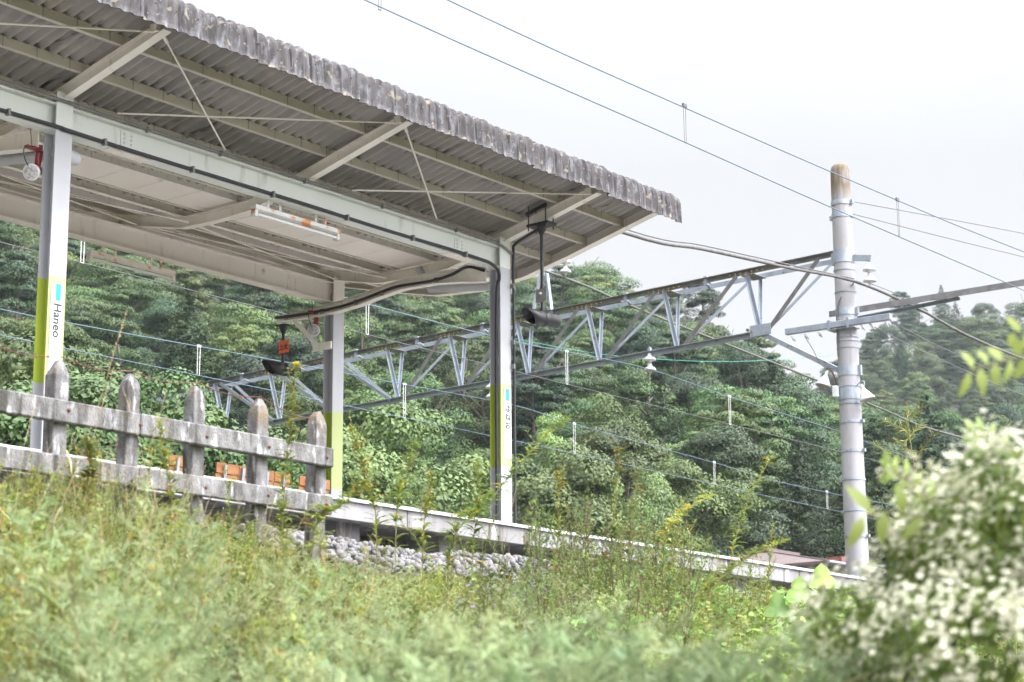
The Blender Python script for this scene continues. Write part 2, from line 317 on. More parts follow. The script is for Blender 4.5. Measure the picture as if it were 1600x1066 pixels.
# railway track in the ballast
tr = empty('railway_track', (16, 11.7, 3.2), 'steel rails lying in the grey ballast before the platform', 'railway track')
for v in (11.166, 12.234):
    m = MB(); m.box(3, 60, v-0.06, v+0.06, 3.19, 3.205); m.box(3, 60, v-0.009, v+0.009, 3.206, 3.31); m.box(3, 60, v-0.033, v+0.033, 3.311, 3.345); m.build('rail', ['weathered_steel'], tr)

# ballast: loose crushed stone, one heap
def blob(seed):
    r = np.random.RandomState(seed); v = []
    for a in range(6):
        for b in (-1, 1): pass
    base = np.array([[1, 0, 0], [-1, 0, 0], [0, 1, 0], [0, -1, 0], [0, 0, 1], [0, 0, -1], [.6, .6, .6], [-.6, .6, .6], [.6, -.6, .6], [-.6, -.6, .6], [.6, .6, -.6], [-.6, .6, -.6], [.6, -.6, -.6], [-.6, -.6, -.6]], float)
    base *= r.uniform(0.7, 1.15, (14, 1)); base *= np.array([1.2, 0.9, 0.75])
    # hull through a small bmesh
    import bmesh
    bm = bmesh.new(); [bm.verts.new(p) for p in base]; bmesh.ops.convex_hull(bm, input=bm.verts); bmesh.ops.triangulate(bm, faces=bm.faces)
    vs = [q for q in bm.verts if q.link_faces]; ix = {q: i for i, q in enumerate(vs)}
    V = np.array([q.co[:] for q in vs]); Fc = np.array([[ix[q] for q in f.verts] for f in bm.faces]); bm.free(); return V, Fc
def tri_object(name, V, Fc, mats, parent=None, mi=None, smooth=False, link=True):
    me = bpy.data.meshes.new(name); n, m_ = len(V), len(Fc)
    me.vertices.add(n); me.vertices.foreach_set('co', np.asarray(V, np.float32).ravel())
    me.loops.add(3*m_); me.loops.foreach_set('vertex_index', np.asarray(Fc, np.int32).ravel())
    me.polygons.add(m_); me.polygons.foreach_set('loop_start', np.arange(0, 3*m_, 3, dtype=np.int32)); me.polygons.foreach_set('loop_total', np.full(m_, 3, np.int32))
    for a in (mats if isinstance(mats, (list, tuple)) else [mats]): me.materials.append(MATS[a])
    if mi is not None: me.polygons.foreach_set('material_index', np.asarray(mi, np.int32))
    if smooth: me.polygons.foreach_set('use_smooth', np.ones(m_, bool))
    me.update(calc_edges=True)
    if not link: return me
    o = bpy.data.objects.new(name, me); COL.objects.link(o); o.parent = parent; return o
def rotm(rng, n):                                            # n random rotations
    q = rng.normal(size=(n, 4)); q /= np.linalg.norm(q, axis=1, keepdims=True); a, b, c, d = q.T
    return np.stack([np.stack([1-2*(c*c+d*d), 2*(b*c-a*d), 2*(b*d+a*c)], -1), np.stack([2*(b*c+a*d), 1-2*(b*b+d*d), 2*(c*d-a*b)], -1), np.stack([2*(b*d-a*c), 2*(c*d+a*b), 1-2*(b*b+c*c)], -1)], 1)
rng = np.random.RandomState(11)
Vs, Fs, n0 = [], [], 0
for t in range(8):
    tv, tf = blob(t); n = 5200
    u = rng.uniform(5, 32, n); v = rng.uniform(9.55, 13.15, n)
    prof = np.interp(v, [9.5, 10.1, 10.6, 10.95, 11.3, 12.2, 12.6, 13.2], [2.98, 3.22, 3.32, 3.33, 3.20, 3.20, 3.28, 3.36])
    prof = prof + 0.05*np.sin(u*1.3)*np.sin(u*0.71+1) + rng.uniform(-0.03, 0.02, n) + np.where((u > 12.5) & (v > 10) & (v < 11), 0.03, 0)
    s = rng.uniform(0.014, 0.038, n)
    P = np.einsum('nij,kj->nki', rotm(rng, n), tv)*s[:, None, None] + np.stack([u, v, prof], -1)[:, None, :]
    Vs.append(P.reshape(-1, 3)); Fs.append((tf[None]+(np.arange(n)*len(tv))[:, None, None]).reshape(-1, 3)+n0); n0 += n*len(tv)
bl = tri_object('ballast', np.concatenate(Vs), np.concatenate(Fs), 'stone'); bl['kind'] = 'stuff'
m = MB()
us = [3, 60]; pr = [(9.35, 2.7), (10.1, 3.17), (10.95, 3.27), (11.3, 3.15), (12.2, 3.15), (12.6, 3.22), (13.2, 3.3), (14.7, 3.25)]
vs = [(u, a, b) for u in us for a, b in pr]; m.add(vs, [(i, i+1, i+1+len(pr), i+len(pr)) for i in range(len(pr)-1)])
o = m.build('ballast_bed', ['stone']); o['kind'] = 'structure'

# ------------------------------------------------------------------ canopy
cn = empty('platform_canopy', (15, 16.15, PT), 'long cream steel canopy with corrugated slate roof over the platform', 'station canopy')
MID = 16.155
UA, UM, UB = 11.6, 14.98, 18.36
def zb(v):                                                   # underside of the rafters
    d = abs(v-MID)
    return 7.785 + (max(0, d-0.15)/0.45*0.02 if d < 0.6 else 0.02+(d-0.6)*0.213+max(0, d-1.4)*0.03)
def zs(v): return zb(v)+0.255
WAVE = 0.13
def corrugate(name, mats, us, prof, amp, parent, seam=0.0, thick=0.008, jag=0.0, dirs=None):
    """sheet: waves along X, prof = list of (y, z, ny, nz)"""
    u = np.arange(us[0], us[1], WAVE/8); nu = len(u); w = np.sin(2*np.pi*(u-us[0])/WAVE)*amp
    sheet = np.floor((u-us[0])/(WAVE*5.5)); fr = (u-us[0])/(WAVE*5.5)-sheet; jit = np.random.RandomState(5).uniform(-1, 1, int(sheet.max())+2)
    off = (fr-0.5)*seam*2 + jit[sheet.astype(int)]*seam*0.4
    V = []; P = np.array(prof)
    for side in (0, 1):
        for i, (y, z, ny, nz) in enumerate(prof):
            d = w+off-side*thick + (jit[sheet.astype(int)]*jag if i == len(prof)-1 else 0)*0
            V.append(np.stack([u, y+ny*d, z+nz*d+(jit[sheet.astype(int)]*jag if i == len(prof)-1 else 0)], -1))
    V = np.concatenate(V); n = len(prof); fs = []
    for sd_ in (0, 1):
        for i in range(n-1):
            a = (sd_*n+i)*nu+np.arange(nu-1); q = np.stack([a, a+1, a+1+nu, a+nu], -1); fs.append(q if sd_ == 0 else q[:, ::-1])
    for i in (0, n-1):
        a = i*nu+np.arange(nu-1); fs.append(np.stack([a, a+n*nu, a+n*nu+1, a+1], -1))
    for kx in (0, nu-1):
        fs.append(np.array([[i*nu+kx, (i+1)*nu+kx, (n+i+1)*nu+kx, (n+i)*nu+kx] for i in range(n-1)]))
    fs = np.concatenate(fs); b = wloc(parent); me = bpy.data.meshes.new(name); me.from_pydata((V-np.array(b)).tolist(), [], fs.tolist())
    me.materials.append(MATS[mats]); me.polygons.foreach_set('use_smooth', [True]*len(fs))
    o = bpy.data.objects.new(name, me); COL.objects.link(o); o.parent = parent; return o
RX0, RX1 = 7.6, 19.86
near = [(v, zs(v), 0, 1) for v in (13.2, 13.55, 13.86, 14.14, 14.43, 14.72, 15.0, 15.3, 15.57, 15.86)]
corrugate('roof_sheet', 'slate_sheet', (RX0, RX1), near, 0.032, cn, seam=0.015)
corrugate('roof_sheet', 'slate_sheet', (RX0, RX1), [(2*MID-a, b, c, d) for a, b, c, d in near][::-1], 0.032, cn, seam=0.015)
def eave(sgn):
    y0 = 13.36; z0 = zs(13.36)+0.03; pts = []
    for k in range(3): pts.append((y0-0.07*k, z0+0.012*k, 0, 1))
    cx_, cz_, r = y0-0.14, z0-0.085, 0.11
    for k in range(1, 8):
        a = math.radians(90+k*13); pts.append((cx_+math.cos(a)*r, cz_+math.sin(a)*r, math.cos(a), math.sin(a)))
    yl, zl = pts[-1][0], pts[-1][1]
    for k in (1, 2, 3, 4): pts.append((yl-0.003*k, zl-0.058*k, -1, 0))
    return pts if sgn > 0 else [(2*MID-a, b, -c, d) for a, b, c, d in pts]
ec = corrugate('eave_capping', 'eave_slate', (RX0-0.01, RX1+0.03), eave(1), 0.014, cn, seam=0.012, thick=0.012, jag=0.012)
corrugate('eave_capping', 'eave_slate', (RX0-0.01, RX1+0.03), eave(-1), 0.014, cn, seam=0.012, thick=0.012, jag=0.012)
m = MB(); m.lathe((0, 0, 0), (0, -1, 0), [(0, 0.008), (0.008, 0.008), (0.012, 0.004), (0.013, 0.0)], 8); ey = eave(1)[-3]
repeat('roof_bolt', m, ['rust'], ec, [(RX0+WAVE*(0.25+k)+rnd.uniform(-.006, .006), ey[0]-0.028, ey[1]+0.06+rnd.uniform(-.012, .012)) for k in range(int((RX1-RX0)/WAVE)) if k % 2 == 0 or k > 60])
# steel frame
def beam(v, name):
    b = MB(); b.ibeam((RX0, v, 7.785), (18.29, v, 7.785), 0.15, 0.27, mi=0); o = b.build(name, ['green_grey_paint' if v < MID else 'cream_paint'], cn)
    for cx_ in (10.35, 12.42, 17.55):                        # bolted splice plates
        u2 = MB(); u2.box(cx_-0.26, cx_+0.26, v-0.073, v+0.073, 7.641, 7.6485)
        for bx in (-0.21, -0.15, -0.09, 0.09, 0.15, 0.21):
            for by in (-0.05, 0.05): u2.lathe((cx_+bx, v+by, 7.6412), (0, 0, -1), [(0, 0.012), (0.011, 0.012), (0.012, 0)], 6)
        u2.build('splice_plate', ['cream_paint'], o)
        u2 = MB(); u2.box(cx_-0.085, cx_+0.085, v-0.014, v-0.0052, 7.685, 7.885)
        for bx in (-0.045, 0.045):
            for bz in (7.715, 7.76, 7.805, 7.85): u2.lathe((cx_+bx, v-0.0139, bz), (0, -1, 0), [(0, 0.012), (0.011, 0.012), (0.012, 0)], 6)
        u2.build('splice_plate', ['green_grey_paint' if v < MID else 'cream_paint'], o)
VN, VF = 14.765, 17.545
beam(VN, 'near_beam'); beam(VF, 'far_beam')
def column(u, v, name='column'):
    b = MB(); w = 0.1; d = 0.088; x0, x1, y0, y1 = u-0.125, u+0.075, v-0.085, v+0.085
    def seg(z0, z1, mf, ms):
        b.box(x0, x1, y0, y0+0.012, z0, z1, mf)
        b.box((x0+x1)/2-0.005, (x0+x1)/2+0.005, y0+0.0121, y1-0.0121, z0, z1, ms)
        b.box(x0, x1, y1-0.012, y1, z0, z1, ms)
    top = 8.04 if v < MID else 8.0
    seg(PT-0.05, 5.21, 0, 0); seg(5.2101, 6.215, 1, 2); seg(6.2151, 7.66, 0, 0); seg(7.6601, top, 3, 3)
    return b.build(name, ['white_paint', 'lit_lime_paint', 'lime_paint', 'green_grey_paint' if v < MID else 'cream_paint'], cn)
for u in (UA, UB):
    for v in (VN, VF): column(u, v)
# rafters: cranked steel beams from eave to eave
def rafter(u):
    b = MB(); vs = [13.27, 14.1, 14.7, 15.2, 15.57, 15.8, 16.0, 16.31, 16.5, 16.75, 17.2, 17.7, 18.3, 19.04]
    def dz(v): return 0.13 if 13.9 < v < 18.5 else 0.105
    for a, c in zip(vs, vs[1:]):
        for (o1, o2, wd, off) in ((0, 0.008, 0.10, 0), (0.008, None, 0.008, 0), (None, 0, 0.10, 0)):
            zz = []
            for q in (a, c):
                lo = zb(q)+(o1 if o1 is not None else dz(q)-0.008); hi = zb(q)+(o2 if o2 is not None else (dz(q)-0.008 if o1 is not None else 0)) if o1 is not None else zb(q)+dz(q)
                zz.append((lo, hi))
            P = [(u-wd/2, a, zz[0][0]), (u+wd/2, a, zz[0][0]), (u+wd/2, a, zz[0][1]), (u-wd/2, a, zz[0][1]), (u-wd/2, c, zz[1][0]), (u+wd/2, c, zz[1][0]), (u+wd/2, c, zz[1][1]), (u-wd/2, c, zz[1][1])]
            b.add(P, [(0, 1, 2, 3), (7, 6, 5, 4), (0, 4, 5, 1), (1, 5, 6, 2), (2, 6, 7, 3), (3, 7, 4, 0)])
    if u in (UM, UM-2*3.38): b.box(u-0.04, u+0.04, VN-0.07, VN-0.02, 7.931, zb(VN)+0.02)
    b.box(u-0.085, u-0.051, 13.33, 13.42, zb(13.38)+0.02, zb(13.38)+0.1)
    return b.build('rafter', ['cream_paint'], cn)
for u in (UA-3.38, UA, UM, UB): rafter(u)
# purlins: steel channels along the roof
for v in (13.3, 13.86, 14.43, 15.0, 15.57, 16.74, 17.31, 17.88, 18.45, 19.0):
    z = zb(v)+0.135; b = MB(); b.box(RX0, 19.68, v-0.003, v+0.003, z, z+0.095); b.box(RX0, 19.68, v+0.0031, v+0.05, z, z+0.005); b.box(RX0, 19.68, v+0.0031, v+0.05, z+0.09, z+0.095)
    o = b.build('purlin', ['olive_paint' if v < 15.9 else 'cream_paint'], cn)
    if v < 15.9 and v > 13.4:
        h = MB(); h.box(-0.003, 0.003, -0.006, -0.0035, -0.006, 0.12)
        repeat('hook_bolt', h, ['grey_conduit'], o, [(RX0+0.3+WAVE*3*k, v, z) for k in range(30)])
# gutter trough with boarded underside in the middle, and its deep cream side channels
g = MB()
x = RX0
while x < 19.5:
    g.box(x, min(x+0.52, 19.5)-0.005, 15.86, 16.45, 7.955, 7.963+rnd.uniform(0, .002)); x += 0.525
gp = g.build('gutter', ['ceiling_board'], cn)
for v, zt in ((15.825, 8.09), (16.47, 8.09)):
    g = MB(); x = RX0
    while x < 19.5:
        g.box(x, min(x+0.52, 19.5)-0.003, v, v+0.02, 7.945, zt); x += 0.525
    g.build('gutter_side', ['cream_paint'], gp)
g = MB(); g.box(RX0, 19.6, 15.78, 16.53, 8.091, 8.10); g.build('gutter_light_block', ['slate_sheet'], gp)  # added unseen sheet, blocks daylight leaking in beside the gutter
# gable boards
g = MB()
for sgn in (1, -1):
    vs = [13.3, 14.0, 14.7, 15.4, MID]
    for a, c in zip(vs, vs[1:]):
        ya, yc = (a, c) if sgn > 0 else (2*MID-a, 2*MID-c)
        P = []
        for xx in (19.69, 19.712):
            for (yy, q) in ((ya, a), (yc, c)): P += [(xx, yy, zb(q)+0.075), (xx, yy, zs(q)-0.027)]
        g.add(P, [(0, 1, 3, 2), (4, 6, 7, 5), (0, 4, 5, 1), (2, 3, 7, 6), (0, 2, 6, 4), (1, 5, 7, 3)])
        P = []
        for xx in (19.60, 19.6885):
            for (yy, q) in ((ya, a), (yc, c)): P += [(xx, yy, zb(q)+0.075), (xx, yy, zb(q)+0.083)]
        g.add(P, [(0, 1, 3, 2), (4, 6, 7, 5), (0, 4, 5, 1), (2, 3, 7, 6), (0, 2, 6, 4), (1, 5, 7, 3)])
g.build('gable_board', ['cream_paint'], cn)
# bracing rods under the roof
def rod(p, q):
    b = MB(); b.tube([p, q], 0.0095, 6); d = (Vector(q)-Vector(p)).normalized(); b.bar(p, Vector(p)+d*0.12, 0.03, 0.012); b.build('bracing_rod', ['cream_paint'], cn)
for ua in (UA-3.38, UA, UM):
    ub = ua+3.38; z1 = zb(13.42)+0.03; z2 = zb(14.7)+0.0
    rod((ua+0.07, 13.40, z1), (ua+2.05, 14.66, z2)); rod((ub-0.07, 13.40, z1+0.01), (ua+0.6, 14.66, z2+0.012))
for ua in (UA, UM):
    ub = ua+3.38; rod((ua+0.07, 16.6, zb(16.6)+0.03), (ub-0.1, 17.46, zb(17.4)+0.02)); rod((ub-0.07, 16.6, zb(16.6)+0.045), (ua+0.1, 17.46, zb(17.4)+0.035))
# cross ties between the columns, arched, running on past the far column as a bracket
def tie(u):
    b = MB(); P = [(14.86, 7.475), (15.25, 7.535), (15.65, 7.585), (16.2, 7.597), (16.6, 7.555), (16.95, 7.505), (17.36, 7.482), (17.95, 7.49), (18.45, 7.515)]
    H = [0.195, 0.17, 0.155, 0.135, 0.14, 0.14, 0.135, 0.10, 0.065]
    for i in range(len(P)-1):
        (a, za), (c, zc) = P[i], P[i+1]
        for w, l1, h1, l2, h2 in ((0.1, za, za+.008, zc, zc+.008), (0.008, za+.008, za+H[i]-.008, zc+.008, zc+H[i+1]-.008), (0.1, za+H[i]-.008, za+H[i], zc+H[i+1]-.008, zc+H[i+1])):
            uu = u+0.0
            Q = [(uu-w/2, a, l1), (uu+w/2, a, l1), (uu+w/2, a, h1), (uu-w/2, a, h1), (uu-w/2, c, l2), (uu+w/2, c, l2), (uu+w/2, c, h2), (uu-w/2, c, h2)]
            b.add(Q, [(0, 1, 2, 3), (7, 6, 5, 4), (0, 4, 5, 1), (1, 5, 6, 2), (2, 6, 7, 3), (3, 7, 4, 0)])
    o = b.build('cross_tie', ['cream_paint'], cn)
    if u == TB:
        k = MB(); k.bar((u-0.0, 18.12, 7.50), (u-0.0, 17.70, 7.10), 0.04, 0.05); k.bar((u-0.0, 17.76, 7.07), (u-0.0, 17.44, 7.07), 0.03, 0.10); k.build('knee_brace', ['cream_paint'], cn)
TB = UB-0.18
tie(TB); tie(UA-0.18)
# drain pipe stubs at the columns
for u in (UA, UB):
    b = MB(); b.tube([(u-0.0, VN+0.02, 7.46), (u+0.16, VN+0.03, 7.46), (u+0.24, VN+0.03, 7.46)], [0.075, 0.075, 0.06], 14); b.tube([(u, VN+0.03, 7.46), (u, 15.9, 7.6), (u, 16.1, 7.9)], 0.055, 12)
    b.build('drain_pipe', ['white_paint'], cn)
# pipe runs hung under the far side
b = MB(); b.tube([(8.0, 16.7, 7.93), (14.9, 16.7, 7.93), (19.4, 16.7, 7.93)], 0.016, 6)
b.build('conduit', ['cream_paint'], cn)

# ------------------------------------------------------------------ cables along the canopy
def cable(name, pts, r, m_, label, cat='cable', group=None, clips=(), n=8):
    b = MB(); b.tube(pts, r, n); o = b.build(name, [m_], loc=pts[0]); props(o, label, cat, group)
    if clips:
        c = MB(); c.box(-0.012, 0.012, -r-0.009, r+0.004, -r-0.014, r+0.007); repeat('clip', c, ['grey_conduit'], o, clips)
    return o
def sag(p, q, d, n=14):
    p = Vector(p); q = Vector(q); return [p.lerp(q, t)-Vector((0, 0, 4*d*t*(1-t))) for t in (i/n for i in range(n+1))]
def smooth(P, k=6):                                         # Catmull-Rom through the points
    P = [Vector(p) for p in P]; Q = [P[0]]+P+[P[-1]]; out = []
    for i in range(1, len(Q)-2):
        for j in range(k):
            t = j/k; a, b_, c, d = Q[i-1], Q[i], Q[i+1], Q[i+2]
            out.append(0.5*((2*b_)+(c-a)*t+(2*a-5*b_+4*c-d)*t*t+(3*b_-a-3*c+d)*t**3))
    return out+[P[-1]]
yc = VN-0.085-0.022
run = [(7.6, yc+.012, 7.672)]+[(u, yc+0.008, 7.670+0.006*math.sin(u*2.3)) for u in (9, 10.4, 11.45)]+[(11.6, yc, 7.668)]+[(u, yc+0.01, 7.668+0.005*math.sin(u*3)) for u in (12.4, 13.6, 14.9, 16.1, 17.3, 17.85)]
def clipx(us, y, z): return [(u, y, z) for u in us]
cb = cable('power_cable', smooth(run+[(18.02, yc+0.004, 7.655), (18.16, yc-0.0, 7.60), (18.212, yc+0.02, 7.50), (18.218, yc+0.06, 7.35), (18.218, yc+0.075, 6.5), (18.218, yc+0.075, 4.2)]), 0.021, 'black_rubber',
      'thick black cable clipped along the lower edge of the near canopy beam', clips=clipx((9.2, 10.9, 12.05, 13.2, 14.35, 15.5, 16.6, 17.55), yc, 7.668))
cable('upper_conduit', smooth([(7.6, VN-0.085, 7.948), (11.4, VN-0.1, 7.95), (11.6, VN-0.11, 7.95), (12.2, VN-0.09, 7.945), (15, VN-0.085, 7.948), (17.9, VN-0.085, 7.947), (18.2, VN-0.1, 7.93), (18.44, VN-0.105, 7.86)]), 0.017, 'grey_conduit',
      'grey conduit running along the top of the near canopy beam', 'conduit', clips=clipx((9.5, 12.6, 13.6, 14.85, 16.1, 17.4), VN-0.09, 7.94))
cable('column_cable', smooth([(18.36, 14.1, 8.09), (18.44, 14.4, 8.045), (18.462, 14.63, 7.97), (18.462, 14.655, 7.85), (18.462, 14.655, 7.0), (18.462, 14.655, 4.2)]), 0.018, 'black_rubber',
      'black cable running down the right side of the column with Japanese lettering', clips=[(18.44, 14.655, z) for z in (7.45, 6.75, 6.45)])
cable('bracket_cable', smooth([(TB-0.03, 14.86, 7.62), (TB-0.06, 15.1, 7.70), (TB-0.075, 15.35, 7.64), (TB-0.075, 15.7, 7.615), (TB-0.075, 16.25, 7.635), (TB-0.075, 16.7, 7.58), (TB-0.075, 17.2, 7.53), (TB-0.075, 17.9, 7.53), (TB-0.075, 18.4, 7.56)]), 0.02, 'black_rubber',
      'black cable lying along the arched cross tie towards the orange plate', clips=[(TB-0.075, v, z-0.003) for v, z in ((15.6, 7.62), (16.5, 7.60), (16.95, 7.55), (17.55, 7.525), (18.2, 7.545))])

# ------------------------------------------------------------------ lamps
def tube_lamp(name, x0, y, z, mt, label):
    t = empty(name, (x0, y, z), label, 'lamp', 'fluorescent lamps under the canopy')
    b = MB(); b.box(x0, x0+1.3, y-0.045, y+0.045, z+0.02, z+0.07); b.add([(x0, y-.045, z+.0199), (x0+1.3, y-.045, z+.0199), (x0, y+.045, z+.0199), (x0+1.3, y+.045, z+.0199), (x0, y, z+.0), (x0+1.3, y, z+.0)], [(0, 1, 5, 4), (4, 5, 3, 2), (0, 4, 2), (1, 3, 5)])
    b.build('housing', [mt], t, bevel=0.004)
    b = MB(); b.tube([(x0+0.05, y-0.02, z-0.03), (x0+1.25, y-0.02, z-0.03)], 0.0165, 12); b.build('tube', ['tube_white'], t)
    for q in (x0+0.02, x0+1.28):
        b = MB(); b.box(q-0.02, q+0.02, y-0.035, y+0.03, z-0.055, z+0.0195); b.build('lamp_holder', [mt], t)
    for q in (x0+0.22, x0+0.4, x0+0.95, x0+1.1):
        b = MB(); b.box(q-0.015, q+0.015, y-0.004, y+0.004, z+0.0701, 7.66); b.build('hanger', [mt], t)
tube_lamp('fluorescent_lamp', 14.2, VN+0.03, 7.475, 'fixture_paint', 'white fluorescent tube with orange rust under the near canopy beam')
tube_lamp('fluorescent_lamp', 14.27, VF+0.02, 7.475, 'fixture_cream', 'cream fluorescent tube fixture hanging below the far canopy beam')
def spot(c, ax, label, u):
    t = empty('emergency_lamp', c, label, 'lamp', 'round emergency lamps by the columns'); ax = Vector(ax).normalized(); c = Vector(c)
    b = MB(); b.lathe(c, ax, [(-0.10, 0.0), (-0.10, 0.04), (-0.05, 0.052), (-0.01, 0.078), (0.02, 0.084), (0.03, 0.082), (0.03, 0.07)], 24); b.build('housing', ['lamp_white'], t)
    b = MB(); b.lathe(c, ax, [(0.028, 0.071), (0.036, 0.05), (0.04, 0.025), (0.041, 0.0)], 24); b.build('lens', ['lamp_glass'], t)
    b = MB(); b.lathe(c-ax*0.1, -ax, [(0, 0.05), (0.05, 0.05), (0.07, 0.035), (0.07, 0)], 14); b.tube([c-ax*0.13, c-ax*0.17+Vector((0, 0, 0.1)), c-ax*0.12+Vector((0.03, 0, 0.26))], [0.03, 0.035, 0.03], 10)
    b.box(c.x-0.06, c.x+0.1, c.y-0.0, c.y+0.06, c.z+0.235, c.z+0.262); b.build('arm', ['red_paint'], t)
    b = MB(); b.tube(smooth([c+Vector((0.02, 0, 0.26)), c+Vector((-0.12, -0.02, 0.2)), c+Vector((-0.08, -0.02, 0.06)), c-ax*0.13]), 0.006, 6); b.tube([c+Vector((0.0, 0.02, 0.25)), c+Vector((-0.02, 0.04, 0.5))], 0.004, 6); b.build('lead', ['black_rubber'], t)
spot((11.36, 14.86, 7.235), (-0.80, -0.50, -0.42), 'round white lamp with red bracket beside the column with the Haneo plate', UA)
spot((18.10, 17.68, 7.28), (-0.80, -0.58, -0.10), 'round white lamp with red bracket on the far column above the knee brace', UB)

# ------------------------------------------------------------------ hooded signal lamps
def hooded(top, zc, ax, label, clampy, plate):
    x, y, zt = top; t = empty('hooded_signal', (x, y, zc), label, 'signal lamp'); ax = Vector(ax).normalized(); c = Vector((x, y, zc))
    b = MB(); b.tube([(x, y, zt), (x, y, zc+0.08)], 0.021, 10); b.lathe((x, y, zt), (0, 0, -1), [(-0.0, 0.06), (0.04, 0.055), (0.1, 0.025), (0.12, 0.022)], 12); b.build('pole', ['black_metal'], t)
    b = MB(); n = 22; prof = []
    r = 0.088; L0 = -0.30; vs = []; fs = []
    a = ax.cross(Vector((0, 0, 1))).normalized(); up = a.cross(ax)
    stn = [(-0.24, 0.0), (-0.24, 0.07), (-0.22, 0.078), (-0.04, 0.080), (-0.035, r), (0.10, r)]
    b.lathe(c, ax, stn, n)
    for rr in (r, r-0.004):                                   # hood cut away below
        for k in range(n+1):
            th = math.radians(-180+360*k/n); ln = 0.12+0.17*(0.5+0.5*math.cos(th*0.9))
            dvec = a*math.sin(th)+up*math.cos(th); vs.append(c+ax*0.10+dvec*rr); vs.append(c+ax*ln+dvec*rr)
    m_ = 2*(n+1)
    for k in range(n): fs.append((2*k, 2*k+1, 2*k+3, 2*k+2)); fs.append((m_+2*k+2, m_+2*k+3, m_+2*k+1, m_+2*k)); fs.append((2*k+1, m_+2*k+1, m_+2*k+3, 2*k+3))
    b.add(vs, fs, 0, True); b.build('hood', ['black_metal'], t)
    b = MB(); b.lathe(c, ax, [(-0.045, r+0.004), (-0.015, r+0.006), (0.0, r+0.004)], n); b.build('strap', ['black_rubber'], t)
    b = MB(); b.lathe(c, ax, [(0.02, r-0.012), (0.04, 0.04), (0.045, 0)], 18); b.build('lens', ['sign_black'], t)
    if clampy:
        b = MB(); b.box(x-0.09, x+0.09, y-0.16, y+0.16, zt-0.0, zt+0.03); b.box(x-0.02, x+0.02, y-0.12, y+0.12, zt+0.031, zt+0.045)
        for dy in (-0.12, 0.14):
            for dx in (-0.075, 0.075): b.tube([(x+dx, y+dy, zt-0.05), (x+dx, y+dy, zt+0.26)], 0.008, 6)
        b.bar((x-0.075, y-0.13, zt+0.235), (x-0.075, y+0.17, zt+0.165), 0.04, 0.035); b.build('clamp', ['black_metal'], t)
        b = MB(); b.box(x-0.012, x+0.012, y-0.10, y+0.10, zc+0.15, zc+0.30) if False else b.box(x-0.03, x-0.024, y-0.085, y+0.075, zc+0.2, zc+0.36); b.lathe((x-0.03, y, zc+0.30), (-1, 0, 0), [(0, 0.018), (0.02, 0.018), (0.022, 0)], 8, 1); b.build('bracket_plate', ['weathered_steel', 'porcelain'], t)
    else:
        b = MB(); b.box(x-0.06, x+0.06, y-0.09, y+0.09, zt, zt+0.014); b.build('clamp', ['black_metal'], t)
hooded((18.3, 14.09, 8.07), 6.93, (-0.96, 0.22, 0.03), 'black hooded signal lamp on a pole below the roof near the right column', True, None)
hooded((18.28, 18.42, 7.485), 6.90, (-0.93, 0.34, 0.04), 'black hooded signal lamp under the orange plate at the bracket end', False, None)
ps = empty('orange_plate', (18.25, 18.38, 7.18), 'small orange plate with two black characters on the signal pole', 'sign')
b = MB(); b.box(18.243, 18.247, 18.275, 18.465, 7.105, 7.275); b.build('plate', ['orange_plate'], ps, bevel=0.001)
text_mesh('lettering', '上本', 0.085, 'sign_black', (18.2405, 18.37, 7.185), (0, -1, 0), (0, 0, 1), ps)

# ------------------------------------------------------------------ station name plates on the columns
s1 = empty('name_plate', (11.57, 14.675, 5.75), 'white upright name plate reading Haneo on the left column', 'sign', 'station name plates')
b = MB(); b.box(11.502, 11.647, 14.670, 14.6765, 5.30, 6.15); b.build('plate', ['sign_white'], s1, bevel=0.002)
b = MB(); b.box(11.555, 11.612, 14.6665, 14.6695, 5.985, 6.145); b.build('blue_mark', ['sign_cyan'], s1)
text_mesh('lettering', 'Haneo', 0.125, 'sign_black', (11.583, 14.669, 5.79), (0, 0, -1), (1, 0, 0), s1)
b = MB()
for dx in (11.515, 11.634): b.lathe((dx, 14.6695, 6.13), (0, -1, 0), [(0, 0.005), (0.003, 0.004), (0.003, 0)], 8)
b.build('screw_pair', ['grey_conduit'], s1)
s2 = empty('name_plate', (18.345, 14.675, 5.75), 'white upright name plate with Japanese characters on the right column', 'sign', 'station name plates')
b = MB(); b.box(18.285, 18.420, 14.670, 14.6765, 5.30, 6.18); b.build('plate', ['sign_white'], s2, bevel=0.002)
b = MB(); b.box(18.318, 18.382, 14.6665, 14.6695, 6.015, 6.155); b.build('blue_mark', ['sign_cyan'], s2)
for i, ch in enumerate('はねお'): text_mesh('lettering', ch, 0.105, 'sign_black', (18.352, 14.669, 5.92-0.102*i), (1, 0, 0), (0, 0, 1), s2)

